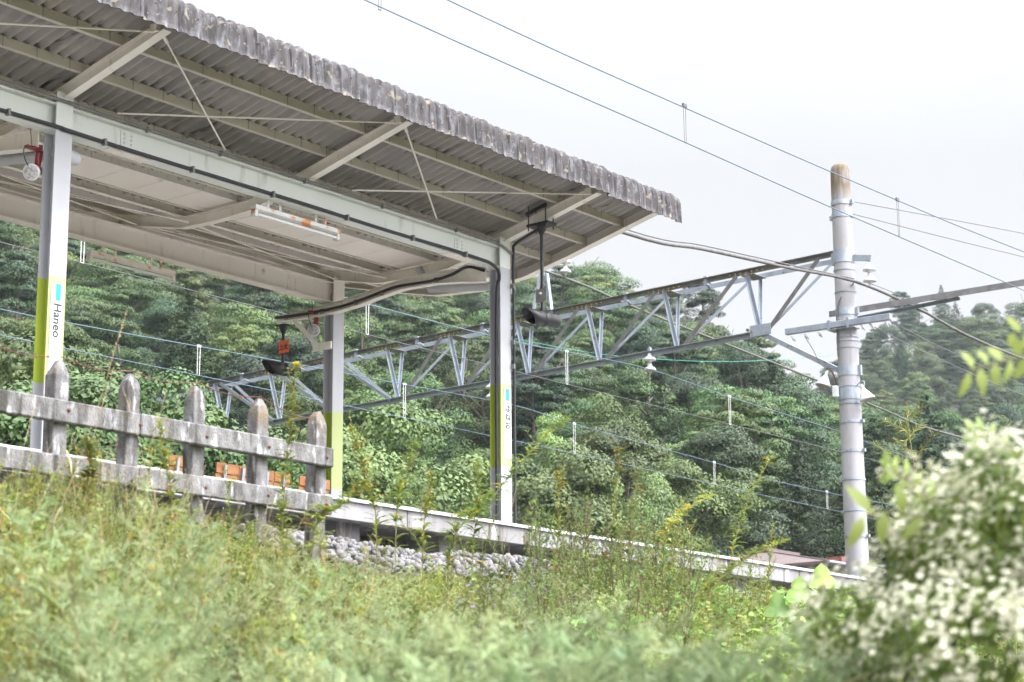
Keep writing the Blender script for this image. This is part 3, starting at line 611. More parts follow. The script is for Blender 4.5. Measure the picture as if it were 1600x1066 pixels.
# ------------------------------------------------------------------ seats on the platform
LB = ['wooden platform seat, leftmost behind the fence', 'wooden platform seat between the second and third fence posts from the right', 'wooden platform seat half hidden by tall weeds behind the fence', 'wooden platform seat beside the far column']
for i, u0 in enumerate((14.17, 14.86, 15.5, 16.15)):
    t = empty('platform_chair', (u0+0.25, 16.3, PT), LB[i], 'seat', 'wooden seats on the platform')
    for k, (za, zb_) in enumerate(((4.64, 4.75), (4.755, 4.865), (4.87, 4.985))):
        b = MB(); dy = (za-4.6)*0.14
        for (p, q) in ((0, 0.245), (0.25, 0.5)) if i % 2 == 0 else ((0, 0.16), (0.165, 0.335), (0.34, 0.5)): b.box(u0+p, u0+q, 16.0-dy, 16.022-dy, za, zb_)
        b.build('back_slat', ['bench_wood'], t, bevel=0.004)
    for k in range(4):
        b = MB(); b.box(u0, u0+0.5, 16.05+k*0.1, 16.14+k*0.1, 4.62, 4.64); b.build('seat_slat', ['bench_wood'], t, bevel=0.004)
    for q in (u0+0.11, u0+0.38):
        b = MB(); b.bar((q, 15.985, 4.5), (q, 15.935, 4.96), 0.035, 0.022, up=(0, 1, 0)); b.bar((q, 15.99, 4.6), (q, 16.45, 4.6), 0.03, 0.03); b.build('back_bracket', ['steel'], t)
        b = MB(); b.bar((q, 16.1, PT), (q, 16.1, 4.585), 0.035, 0.035); b.bar((q, 16.4, PT), (q, 16.4, 4.585), 0.035, 0.035); b.build('leg', ['steel'], t)

# ------------------------------------------------------------------ concrete fence
FV = 9.2
fn = empty('concrete_fence', (8, FV, 2.9), 'weathered grey concrete fence with pointed posts at the left', 'fence')
for i, u in enumerate((9.45, 8.915, 8.375, 7.835, 7.29, 6.74, 6.2)):
    b = MB(); w = 0.052; y0, y1 = FV-0.045, FV+0.05; zt = 3.968+rnd.uniform(-.006, .006)
    lx = rnd.uniform(-.012, .012)
    P = [(u-w, y0, 2.6), (u+w, y0, 2.6), (u+w, y1, 2.6), (u-w, y1, 2.6)]
    P += [(a+lx, b_, zt-0.10) for a, b_, _ in P]; P += [(u-w*0.75+lx, y0+.01, zt-0.045), (u+w*0.75+lx, y0+.01, zt-0.045), (u+w*0.75+lx, y1-.01, zt-0.045), (u-w*0.75+lx, y1-.01, zt-0.045)]
    P += [(u-w*0.32+lx, y0+.025, zt), (u+w*0.3+lx, y0+.025, zt), (u+w*0.3+lx, y1-.025, zt), (u-w*0.32+lx, y1-.025, zt)]
    fs = [(0, 3, 2, 1), (12, 13, 14, 15)]
    for q in (0, 4, 8):
        for k in range(4): fs.append((q+k, q+(k+1) % 4, q+4+(k+1) % 4, q+4+k))
    P = [(x_+rnd.uniform(-.006, .006), y_+rnd.uniform(-.004, .004), z_+(rnd.uniform(-.014, .006) if k_ > 7 else 0)) for k_, (x_, y_, z_) in enumerate(P)]
    b.add(P, fs); b.build('post', ['fence_concrete'], fn, bevel=0.005)
for zc, h in ((3.638, 0.128), (3.318, 0.122)):
    for a, c in ((5.5, 7.845), (7.853, 9.52)):
        b = MB(); b.box(a, c, FV-0.105, FV-0.0455, zc-h/2+0.004*(c > 8), zc+h/2+0.004*(c > 8), j=0.004); b.build('rail', ['fence_concrete'], fn, bevel=0.008)
for u in (9.45, 8.915, 8.375, 7.835, 7.29, 6.74):
    for zc in (3.64, 3.32):
        b = MB(); b.lathe((u+0.005, FV-0.104, zc+rnd.uniform(-.01, .01)), (0, -1, 0), [(0, 0.012), (0.009, 0.010), (0.010, 0)], 6); b.build('bolt', ['rust'], fn)
tops = [(9.45, 3.90), (8.915, 3.975), (8.375, 3.985), (7.835, 3.975), (7.29, 3.975), (6.74, 3.975), (6.2, 3.97)]
wp = []
for (a, za), (c, zc) in zip(tops, tops[1:]):
    for k in range(6): t = k/6; wp.append((a+(c-a)*t, FV-0.02, za+(zc-za)*t-0.03*math.sin(math.pi*t)))
bw_ = cable('barbed_wire', wp, 0.0028, 'rust', 'rusty barbed wire strung over the tops of the fence posts', 'barbed wire')
b = MB(); b.tube([(-0.012, 0, -0.009), (0.012, 0, 0.009)], 0.0018, 4); b.tube([(0.004, -0.012, -0.008), (-0.004, 0.012, 0.009)], 0.0018, 4)
repeat('barb', b, ['rust'], bw_, [wp[i] for i in range(2, len(wp)-1)], rot=lambda i: (rnd.uniform(0, 3), rnd.uniform(0, 3), rnd.uniform(0, 3)))

# ------------------------------------------------------------------ catenary gantry, pole and wires
UG = 33.98
pl = empty('concrete_pole', (UG-0.2, 18.5, 3), 'tall round concrete line pole with steel bands and a lichen brown top', 'pole')
b = MB(); b.lathe((UG-0.2, 18.5, 2.6), (0, 0, 1), [(0, 0.235), (10.55, 0.192), (10.80, 0.188), (10.88, 0.165), (10.92, 0.12), (10.93, 0)], 32); b.build('shaft', ['pole_concrete'], pl)
def rad(z): return 0.235-(z-2.6)*0.00405
for z, h in ((12.72, 0.09), (12.46, 0.09), (11.62, 0.26), (11.35, 0.03), (10.9, 0.02), (10.5, 0.14), (10.28, 0.05), (10.0, 0.03), (9.92, 0.03), (9.78, 0.02), (9.32, 0.2), (9.02, 0.03), (8.86, 0.22), (8.68, 0.04), (8.32, 0.06), (7.75, 0.06), (7.2, 0.05), (6.6, 0.05), (6.1, 0.05)):
    b = MB(); b.lathe((UG-0.2, 18.5, z-h/2), (0, 0, 1), [(0, rad(z)-0.01), (0, rad(z)+0.012), (h, rad(z)+0.012), (h, rad(z)-0.01)], 28, sm=False)
    s = 1 if int(z*10) % 2 else -1
    if h > 0.04: b.box(UG-0.2-s*0.0-0.03, UG-0.2+0.03, 18.5-s*(rad(z)+0.07), 18.5-s*(rad(z)-0.02), z-h/2+.002, z+h/2-.002)
    b.build('band', ['steel'], pl)
ga = empty('catenary_gantry', (UG, 30, 10), 'long grey lattice steel gantry spanning from the concrete pole over the tracks', 'gantry')
def ztop(v): return 11.80-0.0152*(v-18.6)
def zbot(v): return 10.50-0.0135*(v-20.6)
tv = [20.87, 22.92, 24.94, 26.9, 28.86, 30.8, 32.75, 34.7, 36.65, 38.6, 40.5]
UF = UG+0.55; UC = UG+0.27
for uu, fl, a, c, mt in ((UG, 1, 18.55, 43.2, 'weathered_steel'), (UF, -1, 18.6, 43.2, 'steel')):
    b = MB(); P = [(uu, v, ztop(v)) for v in (a, 24, 30, 36, c)]
    for p, q in zip(P, P[1:]): b.angle(p, q, 0.10, 0.012, flip=fl)
    b.build('top_chord', [mt], ga)
b = MB()
for p, q in zip((20.75, 26, 31, 36, 40.6), (26, 31, 36, 40.6)): b.angle((UC, p, zbot(p)), (UC, q, zbot(q)), 0.11, 0.012)
b.build('bottom_chord', ['steel'], ga)
bt = [v-0.12 for v in tv]
for i, v in enumerate(tv):
    for uu, w in ((UG, 0.075), (UF, 0.06)):
        b = MB(); b.angle((uu, v, ztop(v)-0.03), (UC, bt[i], zbot(bt[i])+0.02), w, 0.01, up=(0, 1, 0)); b.build('post', ['steel'], ga)
    # diagonals rise towards the nearer end of the span
    nxt = (tv[i-1] if i else 18.95) if i <= 5 else (tv[i+1] if i+1 < len(tv) else 42.7)
    e = 0.22 if i <= 5 else -0.22
    for uu, mt, w in ((UG+0.01, 'weathered_steel' if i <= 5 else 'steel', 0.085), (UF-0.01, 'steel', 0.07)):
        b = MB(); b.angle((UC, bt[i]-e*0.9, zbot(bt[i])+0.03), (uu, nxt+e, ztop(nxt)-0.05), w, 0.01, up=(0, 1, 0)); b.build('diagonal', [mt], ga)
    if i == 5:
        for uu in (UG+0.01, UF-0.01):
            b = MB(); b.angle((UC, bt[i]+0.2, zbot(bt[i])+0.03), (uu, tv[6]-0.2, ztop(tv[6])-0.05), 0.08, 0.01, up=(0, 1, 0)); b.build('diagonal', ['steel'], ga)
    b = MB(); b.box(UG+0.02, UF-0.02, v-0.16, v+0.16, ztop(v)-0.062, ztop(v)-0.052); b.build('batten_plate', ['weathered_steel'], ga)
    b = MB(); b.lathe((0, 0, 0), (-1, 0, 0), [(0, 0.016), (0.012, 0.016), (0.013, 0)], 6)
    if i < 8: repeat('bolt', b, ['bolt_yellow'], ga, [(UG-0.007, v+k*0.13, ztop(v)-0.012+dz) for k in range(-3, 4) for dz in ((0.0,) if abs(k) > 1 else (0.0, -0.05))])
    if i < len(tv)-1:
        c = v+1.0; b = MB(); b.bar((UG, c, ztop(c)-0.02), (UF, c+0.25, ztop(c)-0.02), 0.05, 0.03); b.box(UG-0.01, UG+0.05, c-0.04, c+0.04, ztop(c)-0.1, ztop(c)+0.09); b.build('cross_lacing', ['steel'], ga)
for (p, q) in (((UC, 20.72, zbot(20.7)), (UG, 18.72, 9.36)), ((UC, 40.6, zbot(40.6)), (UG, 42.8, 9.1))):
    b = MB(); b.angle(p, q, 0.10, 0.012); b.build('strut', ['steel'], ga)
    b = MB(); b.box(UC-0.1, UC-0.09, p[1]-0.28, p[1]+0.22, p[2]-0.07, p[2]+0.16); b.build('gusset', ['steel'], ga)
# mast frame standing on the gantry
b = MB(); b.bar((UG, 26.45, 11.66), (UG+0.1, 26.22, 12.9), 0.06, 0.06); b.bar((UG, 25.9, 11.66), (UG+0.1, 26.14, 12.9), 0.06, 0.06); b.bar((UG+0.1, 26.3, 12.86), (UG+0.1, 25.4, 12.92), 0.07, 0.07); b.build('wire_bracket', ['steel'], ga)
p2 = empty('concrete_pole', (UG, 43.3, 3), 'distant concrete line pole at the far end of the gantry, behind the left column', 'pole')
b = MB(); b.lathe((UG, 43.3, 2.6), (0, 0, 1), [(0, 0.235), (10.6, 0.19), (10.8, 0.12), (10.82, 0)], 24); b.build('shaft', ['pole_concrete'], p2)
# beam on the other side of the pole, carrying the near track's wires
rb = empty('bracket_beam', (UG, 14, 10.5), 'long grey steel beam reaching from the concrete pole to the right', 'beam')
b = MB(); b.angle((UG-0.02, 18.95, 10.56), (UG-0.02, 8.6, 10.50), 0.12, 0.012); b.build('chord', ['weathered_steel'], rb)
b = MB(); b.angle((UG+0.40, 18.9, 10.50), (UG+0.03, 16.2, 10.47), 0.065, 0.012, flip=-1); b.build('chord', ['steel'], rb)
# crossarm
ca = empty('crossarm', (UG-0.45, 18.5, 10.25), 'pale square crossarm carrying wires on the concrete pole', 'crossarm')
b = MB(); b.bar((UG-0.46, 19.72, 10.245), (UG-0.46, 17.40, 10.205), 0.10, 0.125); b.build('bar', ['steel'], ca, bevel=0.008)
b = MB(); b.box(UG-0.5, UG-0.2, 18.2, 18.78, 10.13, 10.14); b.box(UG-0.52, UG-0.41, 18.28, 18.34, 10.12, 10.32); b.box(UG-0.52, UG-0.41, 18.7, 18.76, 10.12, 10.32); b.build('clamp', ['steel'], ca)
for v in (17.55, 17.85, 18.05, 19.0, 19.3, 19.6):
    b = MB(); b.lathe((UG-0.46, v, 10.14), (0.5, -0.2, -0.5), [(0, 0.012), (0.05, 0.012), (0.055, 0.03), (0.09, 0.03), (0.10, 0.015), (0.14, 0.012)], 10); b.build('insulator', ['porcelain'], ca)
cable('looped_wire', smooth([(UG-0.46, 19.3, 10.1), (UG-0.4, 19.15, 9.8), (UG-0.4, 19.0, 9.5), (UG-0.4, 18.75, 9.38), (UG-0.25, 18.6, 9.45)]), 0.007, 'dark_wire', 'thin dark wire looping down from the crossarm left of the pole')
cable('pole_cable', smooth([(UG-0.25, 18.28, 11.05), (UG-0.4, 18.5, 10.75), (UG-0.42, 18.58, 10.45), (UG-0.42, 18.6, 10.0), (UG-0.42, 18.6, 9.6)]), 0.014, 'dark_wire', 'dark cable curving down the front of the concrete pole')
for i, v in enumerate((17.45, 17.9)):
    cable('line_wire', smooth([(UG-0.4, v, 10.14), (UG+2.2, v, 9.95), (UG+8, v, 9.75), (UG+20, v, 9.9)]), 0.009, 'dark_wire', ('thin wire leaving the tip of the crossarm to the right', 'thin wire leaving the crossarm nearer the pole')[i], group='wires from the crossarm')
# string insulators
def insulator(p, label, n=2):
    t = empty('insulator', p, label, 'insulator', 'white disc insulators'); x, y, z = p
    b = MB(); b.tube([(x, y, z+0.12), (x, y, z-0.50)], 0.014, 6); b.box(x-0.03, x+0.03, y-0.03, y+0.03, z+0.02, z+0.09); b.build('rod', ['steel'], t)
    for k in range(n):
        zz = z-0.14-k*0.22; b = MB(); b.lathe((x, y, zz+0.10), (0, 0, -1), [(0, 0.0), (0, 0.04), (0.06, 0.05), (0.085, 0.10), (0.12, 0.128), (0.15, 0.13), (0.155, 0.10), (0.14, 0.05), (0.2, 0.035), (0.2, 0)], 16); b.build('disc', ['porcelain'], t)
insulator((UC, 23.5, 10.50), 'white two-disc insulator hanging under the gantry near its middle')
insulator((UC, 27.85, 10.46), 'white two-disc insulator under the gantry just left of the right column')
insulator((UG+0.05, 25.55, 12.95), 'white two-disc insulator above the gantry, below the roof end')
t = insulator((UG-0.2, 17.95, 11.45), 'small white insulator on the arm right of the pole top', 2)
b = MB(); b.bar((UG-0.2, 18.32, 11.58), (UG-0.2, 17.9, 11.5), 0.04, 0.12); b.build('side_arm', ['steel'], pl)
# wires
def wire(pts, r, m_, label, group=None): return cable('overhead_wire', smooth(pts, 5), r, m_, label, 'wire', group, n=6)
wire([(6, 11.7, 8.70), (12.58, 11.7, 8.54), (17.84, 11.7, 8.51), (21.1, 11.7, 8.49), (26.7, 11.7, 8.50), (40, 11.7, 8.52)], 0.0072, 'wire_metal', 'lower blue overhead wire crossing the sky above the canopy', 'overhead wires of the near track')
wire([(6, 11.7, 9.05), (13.75, 11.7, 8.91), (17.86, 11.7, 8.92), (22.9, 11.7, 8.99), (26.8, 11.7, 9.1), (40, 11.7, 9.6)], 0.0072, 'wire_metal', 'upper blue overhead wire crossing the sky above the canopy', 'overhead wires of the near track')
W1 = [(15, 9.62), (20.6, 9.59), (22.2, 9.61), (25.2, 9.70), (28.2, 9.79), (31.1, 9.86), (34.9, 9.95), (37.2, 9.83), (43.2, 9.64), (49.5, 9.50), (75, 9.9)]
W1b = [(15, 9.12), (25, 9.14), (36, 9.13), (50, 9.02), (75, 9.0)]
wire([(u, 27.7, z) for u, z in W1], 0.009, 'wire_metal', 'bluish overhead wire passing the insulator left of the right column', 'overhead wires of the far track')
wire([(u, 27.7, z) for u, z in W1b], 0.008, 'wire_metal', 'lowest bluish overhead wire in front of the wooded hill', 'overhead wires of the far track')
W2 = [(20, 9.95), (25.3, 9.87), (29.5, 9.9), (31.2, 9.98), (34.1, 10.08), (37.2, 9.95), (42.2, 9.82), (48.5, 9.6), (75, 9.8)]
W2b = [(12, 9.33), (18, 9.33), (28, 9.31), (45, 9.32), (75, 9.2)]
wire([(u, 23.4, z) for u, z in W2], 0.009, 'wire_metal', 'bluish overhead wire passing the insulator in the middle of the gantry', 'overhead wires of the middle track')
wire([(u, 23.4, z) for u, z in W2b], 0.007, 'dark_wire', 'thin dark overhead wire crossing behind the columns', 'overhead wires of the middle track')
wire([(25.77, 18.2+2, 10.2), (31.5, 25, 10.54), (33.6, 25, 10.64), (36, 25, 10.86), (40.1, 25, 11.44), (44.8, 25, 12.37)][1:], 0.006, 'green_wire', 'thin green cord sagging in front of the hill')
wire([(28, 25.6, 12.5), (34.04, 25.6, 12.44), (37.2, 25.6, 12.23), (45.5, 25.6, 11.79), (48.6, 25.6, 11.55), (54.5, 25.6, 11.4), (80, 25.6, 12)], 0.027, 'cable_sheath', 'thick grey feeder cable running behind the gantry down to the right')
tk = cable('feeder_cable', smooth([(18, 18.2, 10.35), (25.77, 18.2, 10.36), (28.26, 18.2, 10.58), (31.07, 18.2, 10.82), (33.6, 18.2, 11.05), (36.14, 18.2, 11.0), (41.3, 18.2, 10.75), (60, 18.2, 10.9)]), 0.029, 'cable_sheath', 'thick bundled cable passing in front of the concrete pole')
b = MB(); b.tube(smooth([(18, 18.19, 10.41), (25.77, 18.19, 10.425), (28.26, 18.19, 10.645), (31.07, 18.19, 10.88), (33.6, 18.19, 11.10)]), 0.012, 6)
b.build('messenger_wire', ['dark_wire'], tk)
wire([(UG-0.2, 18.25, 12.72), (41.75, 18.2, 13.77), (50, 18.2, 14.8)], 0.008, 'dark_wire', 'upper thin stay wire from the pole top to the right', 'stay wires of the pole')
wire([(UG-0.2, 18.25, 12.46), (41.7, 18.2, 13.2), (50, 18.2, 14.1)], 0.008, 'dark_wire', 'lower thin stay wire from the pole top to the right', 'stay wires of the pole')
wire([(UG-0.2, 17.95, 11.0), (34.94, 18.0, 11.02), (35.74, 18.0, 10.9)], 0.008, 'dark_wire', 'short wire from the side insulator to the feeder cable')
def hanger(u, v, z0, z1, label):
    b = MB(); w = 0.035 if v > 20 else 0.022; b.tube([(u-w, v, z1), (u-w*0.8, v, z0)], 0.007 if v > 20 else 0.003, 5); b.tube([(u+w, v, z1), (u+w*0.8, v, z0)], 0.007 if v > 20 else 0.003, 5)
    b.box(u-w-.012, u+w+.012, v-.012, v+.012, z1-0.01, z1+0.03); b.tube([(u-w*.8, v, z0), (u+w*.8, v, z0)], 0.008 if v > 20 else 0.005, 5)
    o = b.build('wire_hanger', ['tube_white' if v > 20 else 'dark_wire'], loc=(u, v, z0)); props(o, label, 'wire hanger', 'hangers between the overhead wires')
def ip(W_, u): return float(np.interp(u, [a for a, _ in W_], [c for _, c in W_]))
for u, s in ((25.25, 'pale wire hanger between the first and second fence posts from the left'), (31.13, 'pale wire hanger below the gantry right of the far column'), (37.16, 'pale wire hanger just right of the Japanese name plate'), (43.2, 'pale wire hanger low in front of the hill, mid right'), (49.0, 'pale wire hanger just left of the concrete pole')):
    hanger(u, 27.7, ip(W1b, u), ip(W1, u), s)
for u, s in ((18.9, 'pale wire hanger behind the cream fluorescent fixture'), (25.3, 'pale wire hanger right of the far column top'), (31.17, 'pale wire hanger right of the right column, under the hooded signal'), (37.2, 'pale wire hanger left of the concrete pole at lamp height'), (48.5, 'pale wire hanger over the flowering bush')):
    hanger(u, 23.4, ip(W2b, u), ip(W2, u) if u > 20 else 9.93, s)
for u, s in ((12.78, 'dark wire hanger at the top edge of the sky'), (17.85, 'dark wire hanger in the open sky left of the pole'), (22.88, 'dark wire hanger in the sky right of the pole')):
    hanger(u, 11.7, 8.505, 8.935 if u < 20 else 8.99, s)
# floodlights on the pole
def flood(c, ax, arm, label):
    t = empty('floodlight', c, label, 'lamp', 'bell shaped lamps on the concrete pole'); c = Vector(c)
    b = MB(); b.lathe(c, ax, [(-0.30, 0.0), (-0.30, 0.022), (-0.22, 0.03), (-0.17, 0.055), (0.0, 0.15), (0.03, 0.158), (0.032, 0.152)], 24); b.build('shade', ['lamp_white'], t)
    b = MB(); b.lathe(c, ax, [(-0.155, 0.05), (0.02, 0.149)], 24); b.lathe(c, ax, [(-0.12, 0.0), (-0.09, 0.045), (-0.03, 0.055), (0.0, 0.03), (0.005, 0)], 16); b.build('lamp_bowl', ['lamp_inside'], t)
    b = MB(); b.tube(smooth(arm), 0.013, 8); b.build('arm', ['rust' if arm[0][1] > 18.5 else 'steel'], t)
flood((UG-0.35, 18.99, 9.10), (-0.25, 0.22, -1), [(UG-0.3, 18.7, 9.02), (UG-0.32, 18.78, 9.30), (UG-0.30, 18.90, 9.44), (UG-0.28, 18.93, 9.36)], 'white bell lamp left of the concrete pole')
flood((UG-0.3, 18.08, 8.72), (0.1, -0.3, -1), [(UG-0.28, 18.3, 9.0), (UG-0.28, 18.2, 9.08), (UG-0.3, 18.12, 9.05), (UG-0.31, 18.13, 8.96)], 'pale blue bell lamp right of the concrete pole')
b = MB(); b.box(UG-0.5, UG-0.4, 18.62, 18.72, 8.8, 9.02); o = b.build('junction_box', ['lamp_white'], loc=(UG-0.45, 18.67, 8.9), bevel=0.01); props(o, 'small pale junction box strapped to the pole below the left lamp', 'junction box')

# ------------------------------------------------------------------ vegetation generators (triangles in numpy)
class TM:
    def __init__(s): s.V = []; s.F = []; s.M = []; s.n = 0
    def put(s, V, Fc, mi=0):
        s.V.append(np.asarray(V, float)); s.F.append(np.asarray(Fc)+s.n); s.M.append(np.full(len(Fc), mi)); s.n += len(V)
    def arr(s): return np.concatenate(s.V), np.concatenate(s.F), np.concatenate(s.M)
def nrm(a): return a/np.maximum(np.linalg.norm(a, axis=-1, keepdims=True), 1e-9)
LEAF_F = np.array([[0, 2, 1], [1, 2, 4], [1, 4, 3], [3, 4, 5]])
def leaves(tm, P, D, N, L, Wd, mi=0, droop=0.25, fold=0.2):
    """n leaves: base P, direction D, face normal N, length L, width Wd; four triangles each"""
    n = len(P); D = nrm(D); Sd = nrm(np.cross(D, N)); N = np.cross(Sd, D); L = np.broadcast_to(L, n)[:, None]; Wd = np.broadcast_to(Wd, n)[:, None]
    a = P+D*L*0.33; b_ = P+D*L*0.68-N*L*droop*0.35; t = P+D*L*0.97-N*L*droop
    V = np.stack([P, a-Sd*Wd*0.48+N*Wd*fold, a+Sd*Wd*0.48+N*Wd*fold, b_-Sd*Wd*0.36+N*Wd*fold*.6, b_+Sd*Wd*0.36+N*Wd*fold*.6, t], 1)
    tm.put(V.reshape(-1, 3), (LEAF_F[None]+(np.arange(n)*6)[:, None, None]).reshape(-1, 3), mi)
def cards(tm, P, N, s, rng_, mi=0, asp=0.7):
    n = len(P); N = nrm(N); A = nrm(np.cross(N, rng_.normal(size=(n, 3)))); B = np.cross(N, A); s = np.broadcast_to(s, n)[:, None]
    V = np.stack([P-A*s*.5, P-B*s*.5*asp+A*s*.05, P+A*s*.5, P+B*s*.5*asp], 1)
    F_ = np.array([[0, 1, 2], [0, 2, 3]]); tm.put(V.reshape(-1, 3), (F_[None]+(np.arange(n)*4)[:, None, None]).reshape(-1, 3), mi)
def stem(tm, pts, r, mi=0, n=3):
    pts = np.asarray(pts, float); k = len(pts); rs = np.linspace(r, r*0.35, k) if np.isscalar(r) else np.asarray(r)
    d = nrm(np.gradient(pts, axis=0)); a = nrm(np.cross(d, np.array([0.31, 0.2, 0.93]) + d[:, ::-1]*0.3)); b_ = np.cross(d, a)
    th = np.arange(n)*2*np.pi/n
    V = pts[:, None]+(a[:, None]*np.cos(th)[None, :, None]+b_[:, None]*np.sin(th)[None, :, None])*rs[:, None, None]
    fs = []
    for i in range(k-1):
        for j in range(n):
            p, q = i*n+j, i*n+(j+1) % n; fs += [[p, q, q+n], [p, q+n, p+n]]
    tm.put(V.reshape(-1, 3), np.array(fs), mi)
def curve(p, d, L, bend, k=7, wob=0.02, rng_=rng):
    """points of a stem from p along d, bending towards 'bend'"""
    p = np.array(p, float); d = nrm(np.array(d, float)); out = [p]; step = L/(k-1)
    for i in range(k-1):
        d = nrm(d+np.array(bend)*step+rng_.normal(size=3)*wob); out.append(out[-1]+d*step)
    return np.array(out)
def along(pts, t):
    pts = np.asarray(pts); x = np.clip(t, 0, 1)*(len(pts)-1); i = np.minimum(x.astype(int), len(pts)-2); f = (x-i)[:, None]
    return pts[i]*(1-f)+pts[i+1]*f, nrm(pts[i+1]-pts[i])

# ---- trees
def crown_broad(seed, H=8.5, R=3.6, nc=34, per=1000, mi=0, card=0.13, low=0.12, flat=0.72, csz=0.33, ragged=0.0):
    g = np.random.RandomState(seed); tm = TM(); cz = H*(0.5+low/2); hz_ = H*(0.5-low/2)
    th = g.uniform(0, 2*np.pi, nc); zz = g.uniform(-0.95, 1, nc); rr = np.sqrt(1-zz**2)*g.uniform(0.45, 0.82, nc)
    C = np.stack([np.cos(th)*rr*R, np.sin(th)*rr*R, cz+zz*hz_*0.78], -1); cr = g.uniform(0.7, 1.4, nc)*R*csz; C = C*(1+ragged*g.normal(size=(nc, 1))*np.array([1, 1, 0.4]))
    for c, r in zip(C, cr):
        d = nrm(g.normal(size=(per, 3))); d[:, 2] = np.abs(d[:, 2])*0.9-0.25*(g.rand(per) < 0.35); d = nrm(d)
        rad = r*(0.72+0.33*g.rand(per)**0.6); P = c+d*rad[:, None]*np.array([1, 1, flat])
        cards(tm, P, d+g.normal(size=(per, 3))*0.38+np.array([0, 0, 0.35]), card*g.uniform(0.6, 1.25, per), g, mi)
    return tm
def crown_conifer(seed, H=12, R=2.5, mi=0, card=0.17, tiers=34, loose=0.0):
    g = np.random.RandomState(seed); tm = TM(); per = 13
    for t in range(tiers):
        f = t/(tiers-1); z = H*(0.16+0.82*f); br = R*(1-f**1.6)**0.9*(1+loose*g.uniform(-0.5, 0.3))+0.18; nb = max(4, int(9*(1-f)+4))
        for k in range(nb):
            a = 2*np.pi*(k+g.rand())/nb; L = br*g.uniform(0.7, 1.15); n = int(20+L*44)
            tt = g.rand(n)**0.7; w = 0.34*L*(1-tt*0.75); off = g.uniform(-1, 1, n)*w
            x = tt*L; P = np.stack([np.cos(a)*x-np.sin(a)*off, np.sin(a)*x+np.cos(a)*off, z+0.12*x-0.14*x*x/max(L, .4)-np.abs(off)*0.2+g.normal(size=n)*0.06], -1)
            cards(tm, P, np.stack([np.cos(a)*0.3+g.normal(size=n)*.4, np.sin(a)*.3+g.normal(size=n)*.4, np.ones(n)], -1), card*g.uniform(.6, 1.3, n), g, mi, 0.5)
    return tm
def trunk(H, R, seed, frac=0.8, limbs=6, r0=0.17):
    g = np.random.RandomState(seed); tm = TM(); P = curve((0, 0, -0.5), (g.normal()*0.05, g.normal()*0.05, 1), H*frac+0.5, (0, 0, 0), 8, 0.03, g); stem(tm, P, r0, 0, 7)
    for k in range(limbs):
        t = g.uniform(0.35, 0.9); p, _ = along(P, np.array([t])); a = g.uniform(0, 6.28)
        stem(tm, curve(p[0], (math.cos(a), math.sin(a), g.uniform(0.4, 1.1)), R*g.uniform(0.5, 0.9), (0, 0, 0.1), 5, 0.08, g), r0*0.4, 0, 5)
    return tm
def mesh_of(name, tm, mats): V, Fc, M = tm.arr(); return tri_object(name, V, Fc, mats, mi=M, link=False)
PROTO = {}
def tree_proto(key, crown, mats, trk):
    PROTO[key] = (mesh_of('crown', crown, mats), mesh_of('trunk', trk, ['bark']))
tree_proto(('broad', 0), crown_broad(40, 8.2, 3.4), ['leaf_broad'], trunk(8.5, 3.4, 40))
tree_proto(('broad', 1), crown_broad(41, 9.6, 2.9, 64, 480, csz=0.25, ragged=0.10), ['leaf_broad'], trunk(9.5, 3.0, 41, 0.9, 9))
tree_proto(('broad', 2), crown_broad(42, 9.0, 3.8, 58, 520, flat=0.32, csz=0.33, ragged=0.08, low=0.3), ['leaf_broad'], trunk(9.0, 3.6, 42, 0.9, 12))
tree_proto(('yellow', 0), crown_broad(60, 7.6, 3.5, 28), ['leaf_yellow'], trunk(7.6, 3.5, 60))
tree_proto(('yellow', 1), crown_broad(61, 8.4, 3.0, 70, 420, flat=0.5, csz=0.24, ragged=0.14), ['leaf_yellow'], trunk(8.4, 3.0, 61, 0.9, 9))
tree_proto(('dark', 0), crown_broad(70, 9.5, 3.2, 36), ['leaf_dark'], trunk(9.5, 3.2, 70))
tree_proto(('dark', 1), crown_broad(71, 11.5, 2.5, 62, 480, flat=0.5, csz=0.29, ragged=0.12, low=0.05), ['leaf_dark'], trunk(11.5, 2.6, 71, 0.9, 8))
for k in range(3): tree_proto(('conifer', k), crown_conifer(80+k, 10.5+k, 2.5+0.25*k, loose=0.2*k), ['leaf_pine'], trunk(10, 2.0, 80+k, 0.8, 0, 0.15))
def plant_tree(key, name, x, y, z, s, rot, label, cat, group, sz=1.0):
    c, t = PROTO[key]; o = bpy.data.objects.new(name, None); COL.objects.link(o); o.location = (x, y, z); o.scale = (s, s, s*sz); o.rotation_euler = (0, 0, rot); o.empty_display_size = 0.3
    props(o, label, cat, group)
    for nm, me in (('crown', c), ('trunk', t)):
        q = bpy.data.objects.new(nm, me); COL.objects.link(q); q.parent = o
    return o
g = np.random.RandomState(3)
def px_of(x, y): return 800-math.tan(math.atan2(y, x)-YAW)*3188
LABT = {'broad': 'mid green broadleaf tree in the dense wood on the hillside', 'yellow': 'yellow green rounded broadleaf tree in the wooded hillside', 'dark': 'dark green tall rounded tree in the wooded hillside', 'conifer': 'dark pointed conifer standing in the wooded hillside'}
LABF = {'broad': 'hazy broadleaf tree on the far hill at the right', 'yellow': 'hazy light broadleaf tree on the far hill at the right', 'dark': 'hazy dark broadleaf tree on the far hill at the right', 'conifer': 'hazy pointed conifer on the far hill at the right'}
